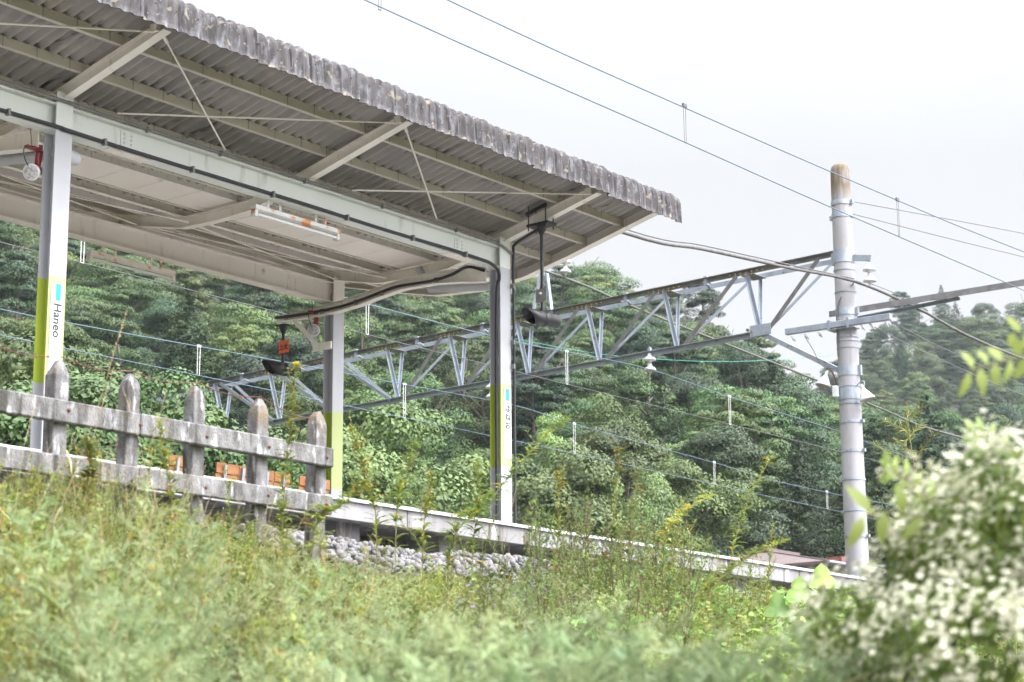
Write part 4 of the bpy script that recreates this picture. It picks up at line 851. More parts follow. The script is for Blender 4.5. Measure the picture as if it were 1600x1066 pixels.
def wood(r0, r1, px0, px1, step, far):
    r = r0
    while r < r1:
        a0, a1 = math.atan((800-px1)/3188), math.atan((800-px0)/3188); n = int((a1-a0)*r/step)
        for k in range(n+1):
            a = a0+(a1-a0)*(k+0.5+g.uniform(-0.4, 0.4))/(n+1)+YAW; rr = r+g.uniform(-0.45, 0.45)*step; x, y = rr*math.cos(a), rr*math.sin(a)
            px = px_of(x, y); z = float(hill(np.array([x]), np.array([y]))[0])
            pc = 0.08 if px < 900 else 0.3
            if not far and 1100 < px: pc = 0.38
            if rr > r1-22: pc = 0.12 if far else 0.03
            u = g.rand()
            if u < pc: kd = 'conifer'
            elif u < pc+0.22: kd = 'dark'
            elif u < pc+0.22+(0.28 if px < 700 else 0.14): kd = 'yellow'
            else: kd = 'broad'
            if kd == 'conifer' and rr > r1-45 and not far: kd = 'broad'
            key = (kd, g.randint(3 if kd in ('broad', 'conifer') else 2)); s = g.uniform(0.72, 1.12)*(1.12 if far else 0.95)*(0.86 if kd == 'conifer' else 1)
            if not far and r > r1-step*1.5: s *= 0.85
            nm = {'broad': 'broadleaf_tree', 'yellow': 'broadleaf_tree', 'dark': 'broadleaf_tree', 'conifer': 'conifer_tree'}[kd]
            L = LABF if far else LABT
            plant_tree(key, nm, x, y, z-0.3, s, g.uniform(0, 6.28), L[kd], 'tree', ('far hill: ' if far else 'hillside wood: ')+kd+' trees', g.uniform(0.85, 1.15))
        r += step*0.8
wood(80, 192, -60, 1640, 6.3, False)
wood(232, 384, 1190, 1660, 7.6, True)
# low bright shrubs beyond the far track
sh = TM(); 
PROTO[('shrub', 0)] = (mesh_of('crown', crown_broad(90, 6.0, 3.0, 40, 700, 0, 0.12, 0.0, csz=0.3, ragged=0.1), ['leaf_shrub']), mesh_of('trunk', trunk(5.2, 2.2, 90, 0.6, 6, 0.08), ['bark']))
PROTO[('shrub', 1)] = (mesh_of('crown', crown_broad(91, 6.6, 2.8, 44, 700, 0, 0.13, 0.0, csz=0.28, ragged=0.12), ['leaf_shrub']), mesh_of('trunk', trunk(5.6, 2.2, 91, 0.6, 6, 0.08), ['bark']))
PROTO[('bamboo', 0)] = (mesh_of('crown', crown_broad(92, 7.5, 1.5, 40, 400, 0, 0.10, 0.1, csz=0.3), ['leaf_bamboo']), mesh_of('trunk', trunk(7, 0.8, 92, 0.9, 5, 0.06), ['bark']))
SH = {('shrub', 0): 6.1, ('shrub', 1): 6.7, ('bamboo', 0): 7.9}
for p, yt, v, key, wd, lb in ((20, 590, 30, ('shrub', 0), 1.0, 'bright green shrub at the left edge behind the fence'), (75, 560, 32, ('shrub', 1), 0.9, 'bright green shrub rising behind the left column'), (150, 585, 31, ('shrub', 0), 1.0, 'bright green leafy shrub between the first two fence posts'),
        (205, 612, 30, ('shrub', 1), 0.8, 'bright green leafy shrub just right of the second fence post'), (262, 672, 30, ('shrub', 0), 0.9, 'bright green leafy shrub between the second and third fence posts'), (345, 690, 31, ('shrub', 1), 0.9, 'bright green shrub between the third and fourth fence posts'),
        (430, 700, 31, ('shrub', 0), 0.8, 'bright green shrub left of the last fence post'), (565, 655, 36, ('shrub', 1), 0.9, 'light green shrub just right of the far column'), (620, 690, 34, ('shrub', 0), 0.9, 'light green shrub low between the far and right columns'),
        (880, 700, 44, ('shrub', 1), 0.9, 'pale green shrub right of the right column'), (1000, 735, 42, ('shrub', 0), 0.6, 'yellow green shrub behind the dark seeding weeds'),
        (866, 598, 52, ('bamboo', 0), 0.62, 'pale green feathery bamboo clump right of the right column'), (1035, 712, 50, ('bamboo', 0), 0.55, 'small pale green bamboo clump in the middle of the hill foot')):
    a = YAW+math.atan((800-p)/3188); u = v/math.tan(a); r_ = math.hypot(u, v); zt = 1.5+r_*(1236-0.007*(p-800)-yt)/3188; zb0 = max(2.9, float(hill(np.array([u]), np.array([v]))[0]))
    o = plant_tree(key, 'bamboo' if key[0] == 'bamboo' else 'shrub', u, v, zb0-0.1, 1, g.uniform(0, 6), lb, 'bamboo' if key[0] == 'bamboo' else 'shrub', 'plants beyond the far tracks'); k_ = (zt-zb0)/SH[key]; o.scale = (k_*wd, k_*wd, k_)

# ---- house roof beyond the platform
hs = empty('house', (62, 36, 3), 'low house with a reddish brown metal roof beyond the platform', 'house')
hx, hy, dx, dy = 63.3, 37.8, 4.4, 4.4
b = MB(); P = [(hx-dx, hy-dy, 8.82), (hx+dx, hy-dy, 8.82), (hx+dx, hy+dy, 8.82), (hx-dx, hy+dy, 8.82), (hx-0.9, hy, 9.75), (hx+0.9, hy, 9.75)]
Q = [(p[0], p[1], p[2]-0.1) for p in P[:4]]
b.add(P+Q, [(0, 1, 5, 4), (1, 2, 5), (2, 3, 4, 5), (3, 0, 4), (0, 6, 7, 1), (1, 7, 8, 2), (2, 8, 9, 3), (3, 9, 6, 0), (9, 8, 7, 6)]); rf = b.build('roof', ['roof_metal'], hs)
b = MB()
for k in range(14): x = hx-dx+0.6*k; b.box(x, x+0.05, hy-dy-0.03, hy-dy+0.0, 8.78, 8.86) if False else None
b.bar((hx-1.1, hy, 9.80), (hx+1.1, hy, 9.80), 0.3, 0.12)
for (p, q) in ((4, 0), (5, 1), (5, 2), (4, 3)): b.bar(P[p], P[q], 0.1, 0.06)
b.build('ridge_cap', ['roof_metal'], rf)
b = MB(); b.box(hx-dx+0.7, hx+dx-0.7, hy-dy+0.7, hy+dy-0.7, 2.9, 8.715); b.build('wall', ['wall_plaster'], hs)
b = MB(); b.tube([(hx-dx, hy-dy-0.06, 8.78), (hx+dx, hy-dy-0.06, 8.78)], 0.06, 8); b.build('eaves_gutter', ['steel'], hs)
for k in range(3):
    b = MB(); b.box(hx-3+k*2.2, hx-2+k*2.2, hy-dy+0.66, hy-dy+0.695, 6.4, 7.8); b.build('window', ['sign_black'], hs)
ht = empty('water_heater', (67.2, 38.6, 9.0), 'white rooftop water heater tank at the right end of the brown roof', 'water heater')
b = MB(); b.lathe((66.6, 38.9, 9.42), (1, -0.9, 0), [(0, 0), (0, 0.22), (0.05, 0.26), (0.95, 0.26), (1.0, 0.22), (1.0, 0)], 18); b.build('tank', ['lamp_white'], ht)
b = MB(); b.bar((66.6, 38.6, 8.9), (67.5, 37.9, 9.2), 0.7, 0.06); b.lathe((67.0, 38.6, 9.6), (0, 0, 1), [(0, 0.08), (0.18, 0.08), (0.2, 0)], 12); b.build('panel', ['steel'], ht)
rp = empty('red_steel_post', (63.2, 35.1, 3), 'dark red steel post frame right of the house roof', 'post')
b = MB(); b.box(62.5, 62.95, 34.9, 35.3, 2.9, 9.30); b.box(62.4, 63.05, 34.8, 35.4, 9.05, 9.36); b.build('post', ['red_steel'], rp)
b = MB(); b.bar((60.5, 36.0, 9.05), (64.5, 33.5, 9.05), 0.08, 0.08); b.bar((60.5, 36.0, 8.75), (64.5, 33.5, 8.75), 0.08, 0.08); b.build('rail', ['steel'], rp)

# ------------------------------------------------------------------ weeds and grasses on the bank
UPV = np.array([0, 0, 1.0])
def ring_dirs(n, g, tilt):
    a = np.arange(n)*2.4+g.uniform(0, 0.5, n); return np.stack([np.cos(a)*np.cos(tilt), np.sin(a)*np.cos(tilt), np.sin(tilt)], -1)
def p_goldenrod(seed, H=1.0, n=80, lean=0.0, flower=0, path=None):
    g = np.random.RandomState(seed); tm = TM(); P = path if path is not None else curve((0, 0, 0), (lean, g.normal()*0.06, 1), H, (lean*0.6, 0, 0), 10, 0.03, g); stem(tm, P, 0.0045, 1, 4)
    t = g.uniform(0.12, 1.0, n)**0.8; B, D = along(P, t); tl = g.uniform(0.2, 0.8, n); d = ring_dirs(n, g, tl); yel = g.rand(n) < 0.07
    L = g.uniform(0.055, 0.115, n)*(1.15-0.65*t)*(1.0 if path is None else 1.25); W_ = L*0.22
    for m_, mk in ((0, ~yel), (2, yel)):
        leaves(tm, B[mk], d[mk], UPV+D[mk]*0.3, L[mk], W_[mk], m_, 0.35)
    # leafy side shoots near the top
    for k in range(7):
        tt = g.uniform(0.45, 0.97); b0, dd = along(P, np.array([tt])); a = g.uniform(0, 6.28); q = curve(b0[0], (math.cos(a)*.7, math.sin(a)*.7, 1), 0.05+0.12*g.rand(), (0, 0, 1), 4, 0.05, g); stem(tm, q, 0.002, 1)
        n2 = 14; B2, D2 = along(q, g.uniform(0.1, 1, n2)); leaves(tm, B2, ring_dirs(n2, g, g.uniform(0.2, 1.0, n2)), np.tile(UPV, (n2, 1)), g.uniform(0.018, 0.035, n2), 0.007, 0, 0.2)
    if flower:
        c = P[-1]; n3 = 10; d = ring_dirs(n3, g, g.uniform(-0.1, 0.9, n3)); leaves(tm, np.tile(c, (n3, 1)), d, np.tile(UPV, (n3, 1))+d*0.2, 0.028, 0.024, 3, 0.1)
    return tm
def p_grass(seed, n=34, L=0.5, W_=0.007, spread=0.6):
    g = np.random.RandomState(seed); tm = TM(); k = 5
    a = g.uniform(0, 6.28, n); r = g.uniform(0, 0.05, n); ln = L*g.uniform(0.5, 1.15, n); t0 = g.uniform(0.1, spread, n); bend = g.uniform(0.3, 1.7, n)
    s_ = np.linspace(0, 1, k); ang = t0[:, None]+bend[:, None]*s_[None]**1.4
    hx_ = np.cumsum(np.sin(ang), 1)*ln[:, None]/k; hz2 = np.cumsum(np.cos(ang), 1)*ln[:, None]/k
    X = np.cos(a)[:, None]*(r[:, None]+hx_); Y = np.sin(a)[:, None]*(r[:, None]+hx_); C = np.stack([X, Y, hz2], -1)
    sd_ = np.stack([-np.sin(a), np.cos(a), np.zeros(n)], -1)[:, None]*(W_*np.array([0.8, 1, 0.85, 0.5, 0.08]))[None, :, None]*0.5
    V = np.stack([C-sd_, C+sd_], 2).reshape(n, 2*k, 3); F_ = []
    for i in range(k-1): F_ += [[2*i, 2*i+1, 2*i+3], [2*i, 2*i+3, 2*i+2]]
    tm.put(V.reshape(-1, 3), (np.array(F_)[None]+(np.arange(n)*2*k)[:, None, None]).reshape(-1, 3)); return tm
def p_feather(seed, H=0.9, nb=34, lean=0.25, per=34, mi=0):
    g = np.random.RandomState(seed); tm = TM(); P = curve((0, 0, 0), (lean, g.normal()*0.1, 1), H, (lean*1.5, 0, -0.25), 9, 0.04, g); stem(tm, P, 0.004, 1, 4)
    for k in range(nb):
        t = 0.15+0.85*(k+g.rand())/nb; b0, _ = along(P, np.array([t])); a = k*2.4+g.uniform(-.4, .4); L = H*0.36*(1.12-t)*g.uniform(0.7, 1.2)+0.03
        q = curve(b0[0], (math.cos(a), math.sin(a), 0.75), L, (0, 0, -0.9), 6, 0.06, g); stem(tm, q, 0.0016, 0)
        n2 = int(per*(0.5+L*2)); B2, D2 = along(q, g.uniform(0.12, 1, n2)); dd = nrm(D2*0.8+g.normal(size=(n2, 3))*0.7)
        leaves(tm, B2, dd, g.normal(size=(n2, 3)), g.uniform(0.016, 0.038, n2), 0.0032, mi, 0.15)
    return tm
def p_mugwort(seed, H=0.8, n=42):
    g = np.random.RandomState(seed); tm = TM(); P = curve((0, 0, 0), (g.normal()*.12, g.normal()*.12, 1), H, (0.1, 0, 0), 8, 0.04, g); stem(tm, P, 0.004, 1, 4)
    for k in range(n):
        t = 0.1+0.9*k/n; b0, _ = along(P, np.array([t])); a = k*2.4; tl = g.uniform(0.1, 0.7); d = np.array([math.cos(a)*math.cos(tl), math.sin(a)*math.cos(tl), math.sin(tl)]); sd_ = np.array([-math.sin(a), math.cos(a), 0]); L = 0.085*(1.15-0.7*t)*g.uniform(.8, 1.2)
        m_ = 7; f = np.array([0.3, 0.3, 0.55, 0.55, 0.8, 0.8, 0.85]); sg = np.array([1, -1, 1, -1, 1, -1, 0])
        leaves(tm, b0+d*L*f[:, None], d+sd_*sg[:, None]*0.9, np.tile(np.cross(d, sd_)*-1+UPV*0.2, (m_, 1)), L*(0.75-0.35*f), L*0.16, 0, 0.2)
    return tm
def p_brown(seed, H=1.0, nb=30):
    g = np.random.RandomState(seed); tm = TM(); P = curve((0, 0, 0), (g.normal()*.06, g.normal()*.06, 1), H, (0, 0, 0), 8, 0.03, g); stem(tm, P, 0.0055, 0, 4)
    for k in range(nb):
        t = 0.12+0.88*(k+g.rand())/nb; b0, _ = along(P, np.array([t])); a = k*2.4; L = H*0.2*(1.15-t)*g.uniform(.6, 1.2)+0.03
        q = curve(b0[0], (math.cos(a)*.6, math.sin(a)*.6, 1), L, (0, 0, 0.6), 5, 0.05, g); stem(tm, q, 0.0018, 0)
        n2 = 26; B2, D2 = along(q, g.uniform(0.1, 1, n2)); gr = g.rand(n2) < 0.42
        leaves(tm, B2[~gr], nrm(D2+g.normal(size=D2.shape)*.8)[~gr], g.normal(size=D2.shape)[~gr], 0.012, 0.008, 1, 0.1)
        leaves(tm, B2[gr], nrm(D2*.5+g.normal(size=D2.shape)*.8)[gr], g.normal(size=D2.shape)[gr], 0.026, 0.006, 2, 0.1)
    return tm
def p_vine(seed, n=70, R=0.38, H=0.34, L=0.066, lobed=True):
    g = np.random.RandomState(seed); tm = TM()
    for k in range(6):
        a = g.uniform(0, 6.28); q = curve((0, 0, 0.02), (math.cos(a), math.sin(a), 1.1), R*1.4, (0, 0, -2.0), 7, 0.08, g); stem(tm, q, 0.0025, 1)
    c = g.uniform(-1, 1, (n*3, 2)); c = c[(c**2).sum(1) < 1][:n]; n = len(c); z = H*(1-(c**2).sum(1))*g.uniform(0.45, 1.05, n); P = np.stack([c[:, 0]*R, c[:, 1]*R, z+0.02], -1)
    a = g.uniform(0, 6.28, n); D = np.stack([np.cos(a), np.sin(a), g.uniform(-0.5, 0.1, n)], -1); N = UPV+g.normal(size=(n, 3))*0.45+np.stack([c[:, 0], c[:, 1], 0*a], -1)*0.5; sz = L*g.uniform(0.6, 1.35, n)
    leaves(tm, P, D, N, sz, sz*0.8, 0, 0.15, 0.1)
    if lobed:
        Sd = nrm(np.cross(nrm(D), nrm(N)))
        for sg in (1, -1): leaves(tm, P, nrm(D)*0.5+Sd*sg, N, sz*0.66, sz*0.5, 0, 0.12, 0.08)
    return tm
def p_straw(seed, H=1.0, pan=True):
    g = np.random.RandomState(seed); tm = TM(); P = curve((0, 0, 0), (g.uniform(-.35, .35), g.uniform(-.2, .2), 1), H, (g.uniform(-.6, .6), 0, -0.3), 9, 0.03, g); stem(tm, P, 0.0022, 0)
    for k in range(4):
        b0, d0 = along(P, np.array([g.uniform(0.1, 0.6)])); a = g.uniform(0, 6.28); leaves(tm, b0, np.array([[math.cos(a)*.6, math.sin(a)*.6, 1]]), np.array([[0, 0, 1.0]]), 0.22, 0.006, 0, 0.5)
    if pan:
        n2 = 46; t = g.uniform(0.78, 1, n2); B2, D2 = along(P, t); leaves(tm, B2, nrm(D2+g.normal(size=D2.shape)*.5), g.normal(size=D2.shape), 0.028*(1.3-t), 0.003, 0, 0.1)
    return tm
def proto(name, tm, mats): return mesh_of(name, tm, mats)
GM = ['weed_green', 'weed_stem', 'weed_yellow', 'petal_yellow']
PL = {'goldenrod': [proto('weed', p_goldenrod(100+k, 1.0, 90, 0.12*(k-1)), GM) for k in range(4)],
      'limeweed': [proto('weed', p_goldenrod(110+k, 0.8, 110, 0.1*(k-1)), ['weed_lime', 'weed_stem', 'weed_yellow', 'petal_yellow']) for k in range(3)],
      'feather': [proto('feathery_weed', p_feather(120+k, 0.9, 34, 0.1+0.15*k), ['weed_feather', 'weed_stem']) for k in range(4)],
      'mugwort': [proto('weed', p_mugwort(130+k), ['weed_green', 'weed_stem']) for k in range(3)],
      'brown': [proto('weed', p_brown(140+k), ['dark_stem', 'seed_brown', 'bush_green']) for k in range(3)],
      'vine': [proto('weed', p_vine(150+k), ['vine_green', 'weed_stem']) for k in range(3)],
      'straw': [proto('grass', p_straw(160+k), ['straw']) for k in range(5)]}
HT = {'goldenrod': 1.0, 'limeweed': 0.82, 'feather': 0.8, 'mugwort': 0.85, 'brown': 1.05, 'vine': 0.36, 'straw': 0.98}
CAPX = [-200, 0, 100, 200, 300, 400, 470, 500, 560, 700, 850, 900, 1000, 1080, 1180, 1300, 1600, 1900]
CAPY = [735, 740, 748, 770, 808, 845, 878, 892, 902, 900, 895, 878, 872, 905, 925, 930, 930, 930]
def cap(x, y, dy=0.0): p = px_of(x, y); return 1.5+math.hypot(x, y)*(1236-0.007*(p-800)-np.interp(p, CAPX, CAPY)+dy)/3188
def gz(x, y): return float(ground_z(np.array([x]), np.array([y]))[0])
INFO = {'goldenrod': ('tall_weed', 'tall green weed with narrow leaves growing on the bank', 'tall narrow leaved weeds on the bank'), 'limeweed': ('weed', 'bright yellow green leafy weed growing on the bank', 'yellow green weeds on the bank'),
        'feather': ('feathery_weed', 'pale feathery weed with threadlike leaves on the near bank', 'pale feathery weeds on the bank'), 'mugwort': ('cut_leaved_weed', 'green weed with cut leaves growing on the bank', 'cut leaved weeds on the bank'),
        'brown': ('seeding_weed', 'dark brown seeding weed stalk in the middle of the bank', 'dark seeding weeds in the middle of the bank'), 'vine': ('vine', 'low creeping vine with bright lobed leaves on the bank', 'creeping vines on the bank'),
        'straw': ('dry_stalk', 'dry straw coloured grass stalk standing above the bank', 'dry grass stalks on the bank')}
def put(kind, x, y, h, label=None, rot=None, tilt=(0, 0), k=None, mesh=None, name=None, z=None):
    nm, lb, gp = INFO[kind]; ms = PL[kind]; me = mesh or ms[g.randint(len(ms)) if k is None else k]
    o = bpy.data.objects.new(name or nm, me); COL.objects.link(o); s = h/HT[kind]; o.location = (x, y, (gz(x, y) if z is None else z)-0.02); o.scale = (s*0.5+0.5 if s < 1 else s, s*0.5+0.5 if s < 1 else s, s)
    o.rotation_euler = (tilt[0], tilt[1], g.uniform(0, 6.28) if rot is None else rot); props(o, label or lb, 'grass' if kind == 'straw' else ('vine' if kind == 'vine' else 'weed'), None if label else gp); return o
def strew(kind, n, v0, v1, p0, p1, hmin, hmax, dy=0.0, jitter=25, pw=1.0):
    for _ in range(n):
        v = v0+(v1-v0)*g.rand()**pw; p = g.uniform(p0, p1); a = YAW+math.atan((800-p)/3188); x = v/math.tan(a)
        c = cap(x, v, dy+g.uniform(-jitter, jitter*0.6))-gz(x, v); h = min(c, g.uniform(hmin, hmax))
        if h < 0.16: continue
        put(kind, x, v, h, tilt=(g.normal()*0.08, g.normal()*0.08))
strew('goldenrod', 120, 6.3, 9.0, -60, 560, 0.45, 0.95, 10)
strew('goldenrod', 60, 6.3, 8.8, 560, 1150, 0.4, 0.8)
strew('limeweed', 110, 6.0, 9.0, -60, 760, 0.4, 0.85)
strew('limeweed', 90, 6.0, 9.2, 980, 1400, 0.3, 0.7)
strew('mugwort', 120, 6.0, 9.1, -60, 1400, 0.4, 0.8, -5)
strew('feather', 62, 3.7, 6.0, 60, 480, 0.9, 1.6, -110, 70)
FT = [proto('feathery_weed', p_feather(320+k, 1.0, 40, 0.65, 60), ['weed_feather', 'weed_stem']) for k in range(3)]
for _ in range(30):
    v = g.uniform(3.6, 4.9); p = g.uniform(100, 450); a = YAW+math.atan((800-p)/3188); x = v/math.tan(a); h = (cap(x, v, g.uniform(-150, -5))-gz(x, v))*1.12
    put('feather', x, v, max(h, 0.5), rot=YAW-math.pi/2+g.uniform(-0.5, 0.5), mesh=FT[g.randint(3)])
strew('feather', 5, 6.2, 7.0, 900, 1040, 0.7, 1.0, -60, 30)
strew('goldenrod', 45, 4.2, 6.3, -60, 760, 0.8, 1.4, -110, 70)
strew('limeweed', 45, 4.4, 6.2, -60, 760, 0.7, 1.2, -90, 60)
strew('mugwort', 70, 6.0, 7.6, 700, 1400, 0.5, 0.9, -40, 40)
strew('goldenrod', 42, 7.6, 9.0, 510, 1200, 0.7, 1.1, 95, 60)
strew('mugwort', 30, 7.2, 9.0, 840, 1220, 0.6, 1.0, 50, 50)
strew('limeweed', 10, 7.8, 9.0, 60, 620, 0.7, 1.0, 70, 50)
strew('feather', 40, 6.0, 8.5, 300, 900, 0.5, 0.9, -15)
strew('brown', 46, 6.4, 8.6, 820, 1090, 0.8, 1.3, 85, 75)
strew('brown', 14, 6.4, 8.6, 640, 830, 0.6, 0.9, 0, 30)
strew('vine', 230, 5.9, 9.3, 930, 1450, 0.3, 0.55)
strew('feather', 12, 6.0, 7.4, 560, 1000, 0.7, 1.0, -40, 40)
strew('vine', 60, 5.6, 9.0, -60, 930, 0.2, 0.4)
strew('straw', 70, 6.5, 9.1, -60, 560, 0.7, 1.2, 45, 45)
strew('straw', 40, 4.6, 6.6, -60, 800, 0.8, 1.3, -70, 50)
strew('brown', 12, 4.8, 6.6, 100, 800, 0.7, 1.1, -70, 40)
strew('straw', 22, 6.5, 9.1, 560, 1100, 0.5, 0.9, 25, 30)
def scatter(name, protos, n, v0, v1, p0, p1, s0, s1, mats, kind='stuff', capdy=0.0, hh=0.5):
    tms = [t.arr() for t in protos]; Vs, Fs, Ms, n0 = [], [], [], 0; cnt = [[] for _ in tms]
    for _ in range(n):
        v = g.uniform(v0, v1); p = g.uniform(p0, p1); a = YAW+math.atan((800-p)/3188); x = v/math.tan(a); zz = gz(x, v); s = g.uniform(s0, s1)
        c = cap(x, v, capdy)-zz
        if c < 0.1: continue
        s = min(s, c/hh*1.0); cnt[g.randint(len(tms))].append((x, v, zz-0.01, s, g.uniform(0, 6.28)))
    for (V, Fc, M), L in zip(tms, cnt):
        A = np.array(L); m_ = len(A); c, s = np.cos(A[:, 4]), np.sin(A[:, 4])
        X = (V[None, :, 0]*c[:, None]-V[None, :, 1]*s[:, None])*A[:, 3:4]+A[:, 0:1]; Y = (V[None, :, 0]*s[:, None]+V[None, :, 1]*c[:, None])*A[:, 3:4]+A[:, 1:2]; Z = V[None, :, 2]*A[:, 3:4]+A[:, 2:3]
        Vs.append(np.stack([X, Y, Z], -1).reshape(-1, 3)); Fs.append((Fc[None]+(np.arange(m_)*len(V))[:, None, None]).reshape(-1, 3)+n0); Ms.append(np.tile(M, m_)); n0 += m_*len(V)
    o = tri_object(name, np.concatenate(Vs), np.concatenate(Fs), mats, mi=np.concatenate(Ms)); o['kind'] = kind; return o
scatter('grass', [p_grass(200+k, 34, 0.5, 0.007) for k in range(4)], 1150, 5.0, 9.5, -90, 1700, 0.6, 1.2, ['weed_lime'], hh=0.42)
scatter('grass', [p_grass(210+k, 26, 0.5, 0.005, 0.4) for k in range(3)], 420, 4.5, 9.4, -90, 1400, 0.6, 1.25, ['straw'], hh=0.42)
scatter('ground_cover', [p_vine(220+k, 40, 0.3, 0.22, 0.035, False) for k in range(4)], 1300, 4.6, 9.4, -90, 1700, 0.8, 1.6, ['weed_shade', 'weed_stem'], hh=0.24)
# plants that stand out one by one
def single(kind, p, y_px, v, label, name=None, tilt=(0, 0), mesh=None, k=0, rot=0):
    a = YAW+math.atan((800-p)/3188); x = v/math.tan(a); zt = 1.5+math.hypot(x, v)*(1236-0.007*(p-800)-y_px)/3188
    return put(kind, x, v, zt-gz(x, v), label, rot, tilt, k, mesh, name)
def stemweed(pts, v, mt, label, name='tall_weed', flower=0, n=90, seed=0):
    W3 = []
    for (p, y) in pts:
        a = YAW+math.atan((800-p)/3188); x = v/math.tan(a); W3.append((x, v, 1.5+math.hypot(x, v)*(1236-0.007*(p-800)-y)/3188))
    b0_ = np.array([W3[0][0], v, gz(W3[0][0], v)-0.02]); P = np.array(smooth([tuple(b0_)]+W3, 6))-b0_
    q = p_goldenrod(400+seed, 1.0, int(n*2.3), 0, flower, P).arr(); o = tri_object(name, q[0], q[1], [mt, 'weed_stem', 'weed_yellow', 'petal_yellow'], mi=q[2]); o.location = tuple(b0_); props(o, label, 'weed')
for k, (pts, v, mt, fl, n, lb) in enumerate((
    ([(428, 850), (432, 760), (440, 640), (446, 568)], 8.4, 'weed_lime', 1, 120, 'tall flowering weed with one yellow flower before the black signal'),
    ([(700, 860), (760, 790), (825, 712), (890, 652)], 7.8, 'weed_lime', 0, 110, 'long leafy weed leaning right across the foot of the right column'),
    ([(1040, 1000), (1120, 922), (1180, 880), (1240, 855)], 7.2, 'weed_lime', 0, 100, 'long leafy weed leaning right over the platform edge by the house roof'),
    ([(1145, 910), (1160, 840), (1186, 775), (1218, 722)], 7.9, 'weed_lime', 0, 60, 'tall weed with curled tip standing against the hill left of the pole'),
    ([(580, 830), (570, 770), (552, 712), (538, 672)], 8.5, 'weed_lime', 0, 80, 'tall leafy weed just right of the far column'),
    ([(612, 810), (626, 752), (642, 694)], 8.4, 'weed_green', 0, 80, 'leafy weed spire midway between far and right columns'),
    ([(655, 850), (662, 790), (668, 742)], 8.3, 'weed_lime', 0, 70, 'slim leafy weed before the platform edge between the columns'),
    ([(735, 860), (746, 790), (740, 728)], 8.2, 'weed_green', 0, 90, 'leafy weed spire left of the foot of the right column'),
    ([(868, 900), (874, 810), (876, 742)], 8.0, 'weed_lime', 0, 80, 'slim upright weed just right of the right column'),
    ([(1040, 880), (1065, 815), (1120, 782)], 7.7, 'weed_lime', 0, 70, 'weed with tip bent right at the edge of the dark seeding weeds'),
    ([(985, 900), (990, 820), (1004, 735)], 7.6, 'weed_feather', 0, 110, 'tall pale weed above the dark seeding weeds'),
    ([(955, 900), (962, 810), (975, 700)], 7.6, 'weed_green', 0, 90, 'tallest green weed within the dark seeding weeds'),
    ([(112, 800), (116, 750), (112, 700)], 7.6, 'weed_green', 0, 90, 'leafy weed before the leftmost fence post'),
    ([(250, 800), (236, 730), (225, 672)], 7.8, 'weed_lime', 0, 60, 'slim weed rising before the second fence post'),
    ([(480, 840), (520, 800), (560, 760)], 7.2, 'weed_lime', 0, 80, 'leafy weed bent right below the last fence post'))):
    stemweed(pts, v, mt, lb, 'flowering_weed' if fl else 'tall_weed', fl, n, k)
for p_, y_ in ((700, 765), (760, 745), (1010, 790)):
    single('straw', p_, y_, 8.6, {700: 'fluffy dry seed stalk left of the right column', 760: 'fluffy dry seed stalk by the right column foot', 1010: 'dry stalk among the dark seeding weeds'}[p_], 'dry_stalk', k=1)
for i, (p_, y_) in enumerate(((20, 470), (48, 560), (4, 610), (150, 600), (240, 610))):
    single('straw', p_, y_, 8.0, ('tallest dry grass stalk at the left edge', 'long dry grass stalk by the left column', 'dry grass stalk low at the left edge', 'dry grass stalk before the first rail bolt', 'dry grass stalk right of the second fence post')[i], 'dry_stalk', k=i)
# violet asters in the grass
av = TM()
for k in range(60):
    p = g.uniform(700, 900); v = g.uniform(6.2, 7.6); a = YAW+math.atan((800-p)/3188); x = v/math.tan(a); c = np.array([x, v, gz(x, v)+g.uniform(0.35, 0.62)]); c[2] = min(c[2], cap(x, v)-0.02); n = 10; d = ring_dirs(n, g, np.full(n, 0.15)); leaves(av, np.tile(c, (n, 1)), d+np.array([-.3, -.3, 0]), np.tile(UPV, (n, 1))-np.array([.8, .8, 0]), 0.013, 0.006, 0, 0.1); stem(av, np.array([c-[0, 0, .3], c]), 0.0015, 1)
V, Fc, M = av.arr(); o = tri_object('violet_flowers', V, Fc, ['petal_violet', 'weed_stem'], mi=M); o['kind'] = 'stuff'

# ------------------------------------------------------------------ flowering bush close to the camera, right
def at(px, py, D): d = F+RT*((px-800)/3111.0)-UP*((py-533)/3111.0); p = EYE+d*D; return np.array(p[:])
bc = at(1645, 1062, 5.0); fb = empty('flowering_bush', (bc[0], bc[1], 0), 'large bush covered in small white blossoms at the lower right', 'bush')
tmL, tmF, tmS = TM(), TM(), TM(); nl = 7000
RV = np.array([RT.x, RT.y, 0]); RV /= np.linalg.norm(RV); FV2 = np.array([F.x, F.y, 0]); FV2 /= np.linalg.norm(FV2)
def bush_pts(n, rmin):
    d = nrm(g.normal(size=(n, 3))); d[:, 2] = np.where(d[:, 2] < -0.3, -d[:, 2], d[:, 2]); r = rmin+(1.0-rmin)*g.rand(n)**0.6
    lump = 1+0.15*np.sin(d[:, 0]*8+1)*np.cos(d[:, 1]*7)+0.12*np.sin(d[:, 2]*11+d[:, 0]*5)
    P = bc + (d[:, :1]*(RV+0.34*UPV)*0.64+d[:, 1:2]*FV2*0.60+d[:, 2:3]*UPV*0.58)*(r*lump)[:, None]; N = nrm(d[:, :1]*RV+d[:, 1:2]*FV2+d[:, 2:3]*UPV)
    lowz = g.rand(n) < 0.0; return P, N
P, N = bush_pts(nl, 0.72); leaves(tmL, P, N*0.4+g.normal(size=(nl, 3)), N+g.normal(size=(nl, 3))*0.5, g.uniform(0.022, 0.05, nl), g.uniform(0.014, 0.026, nl), 0, 0.2)
P, N = bush_pts(1500, 0.95)
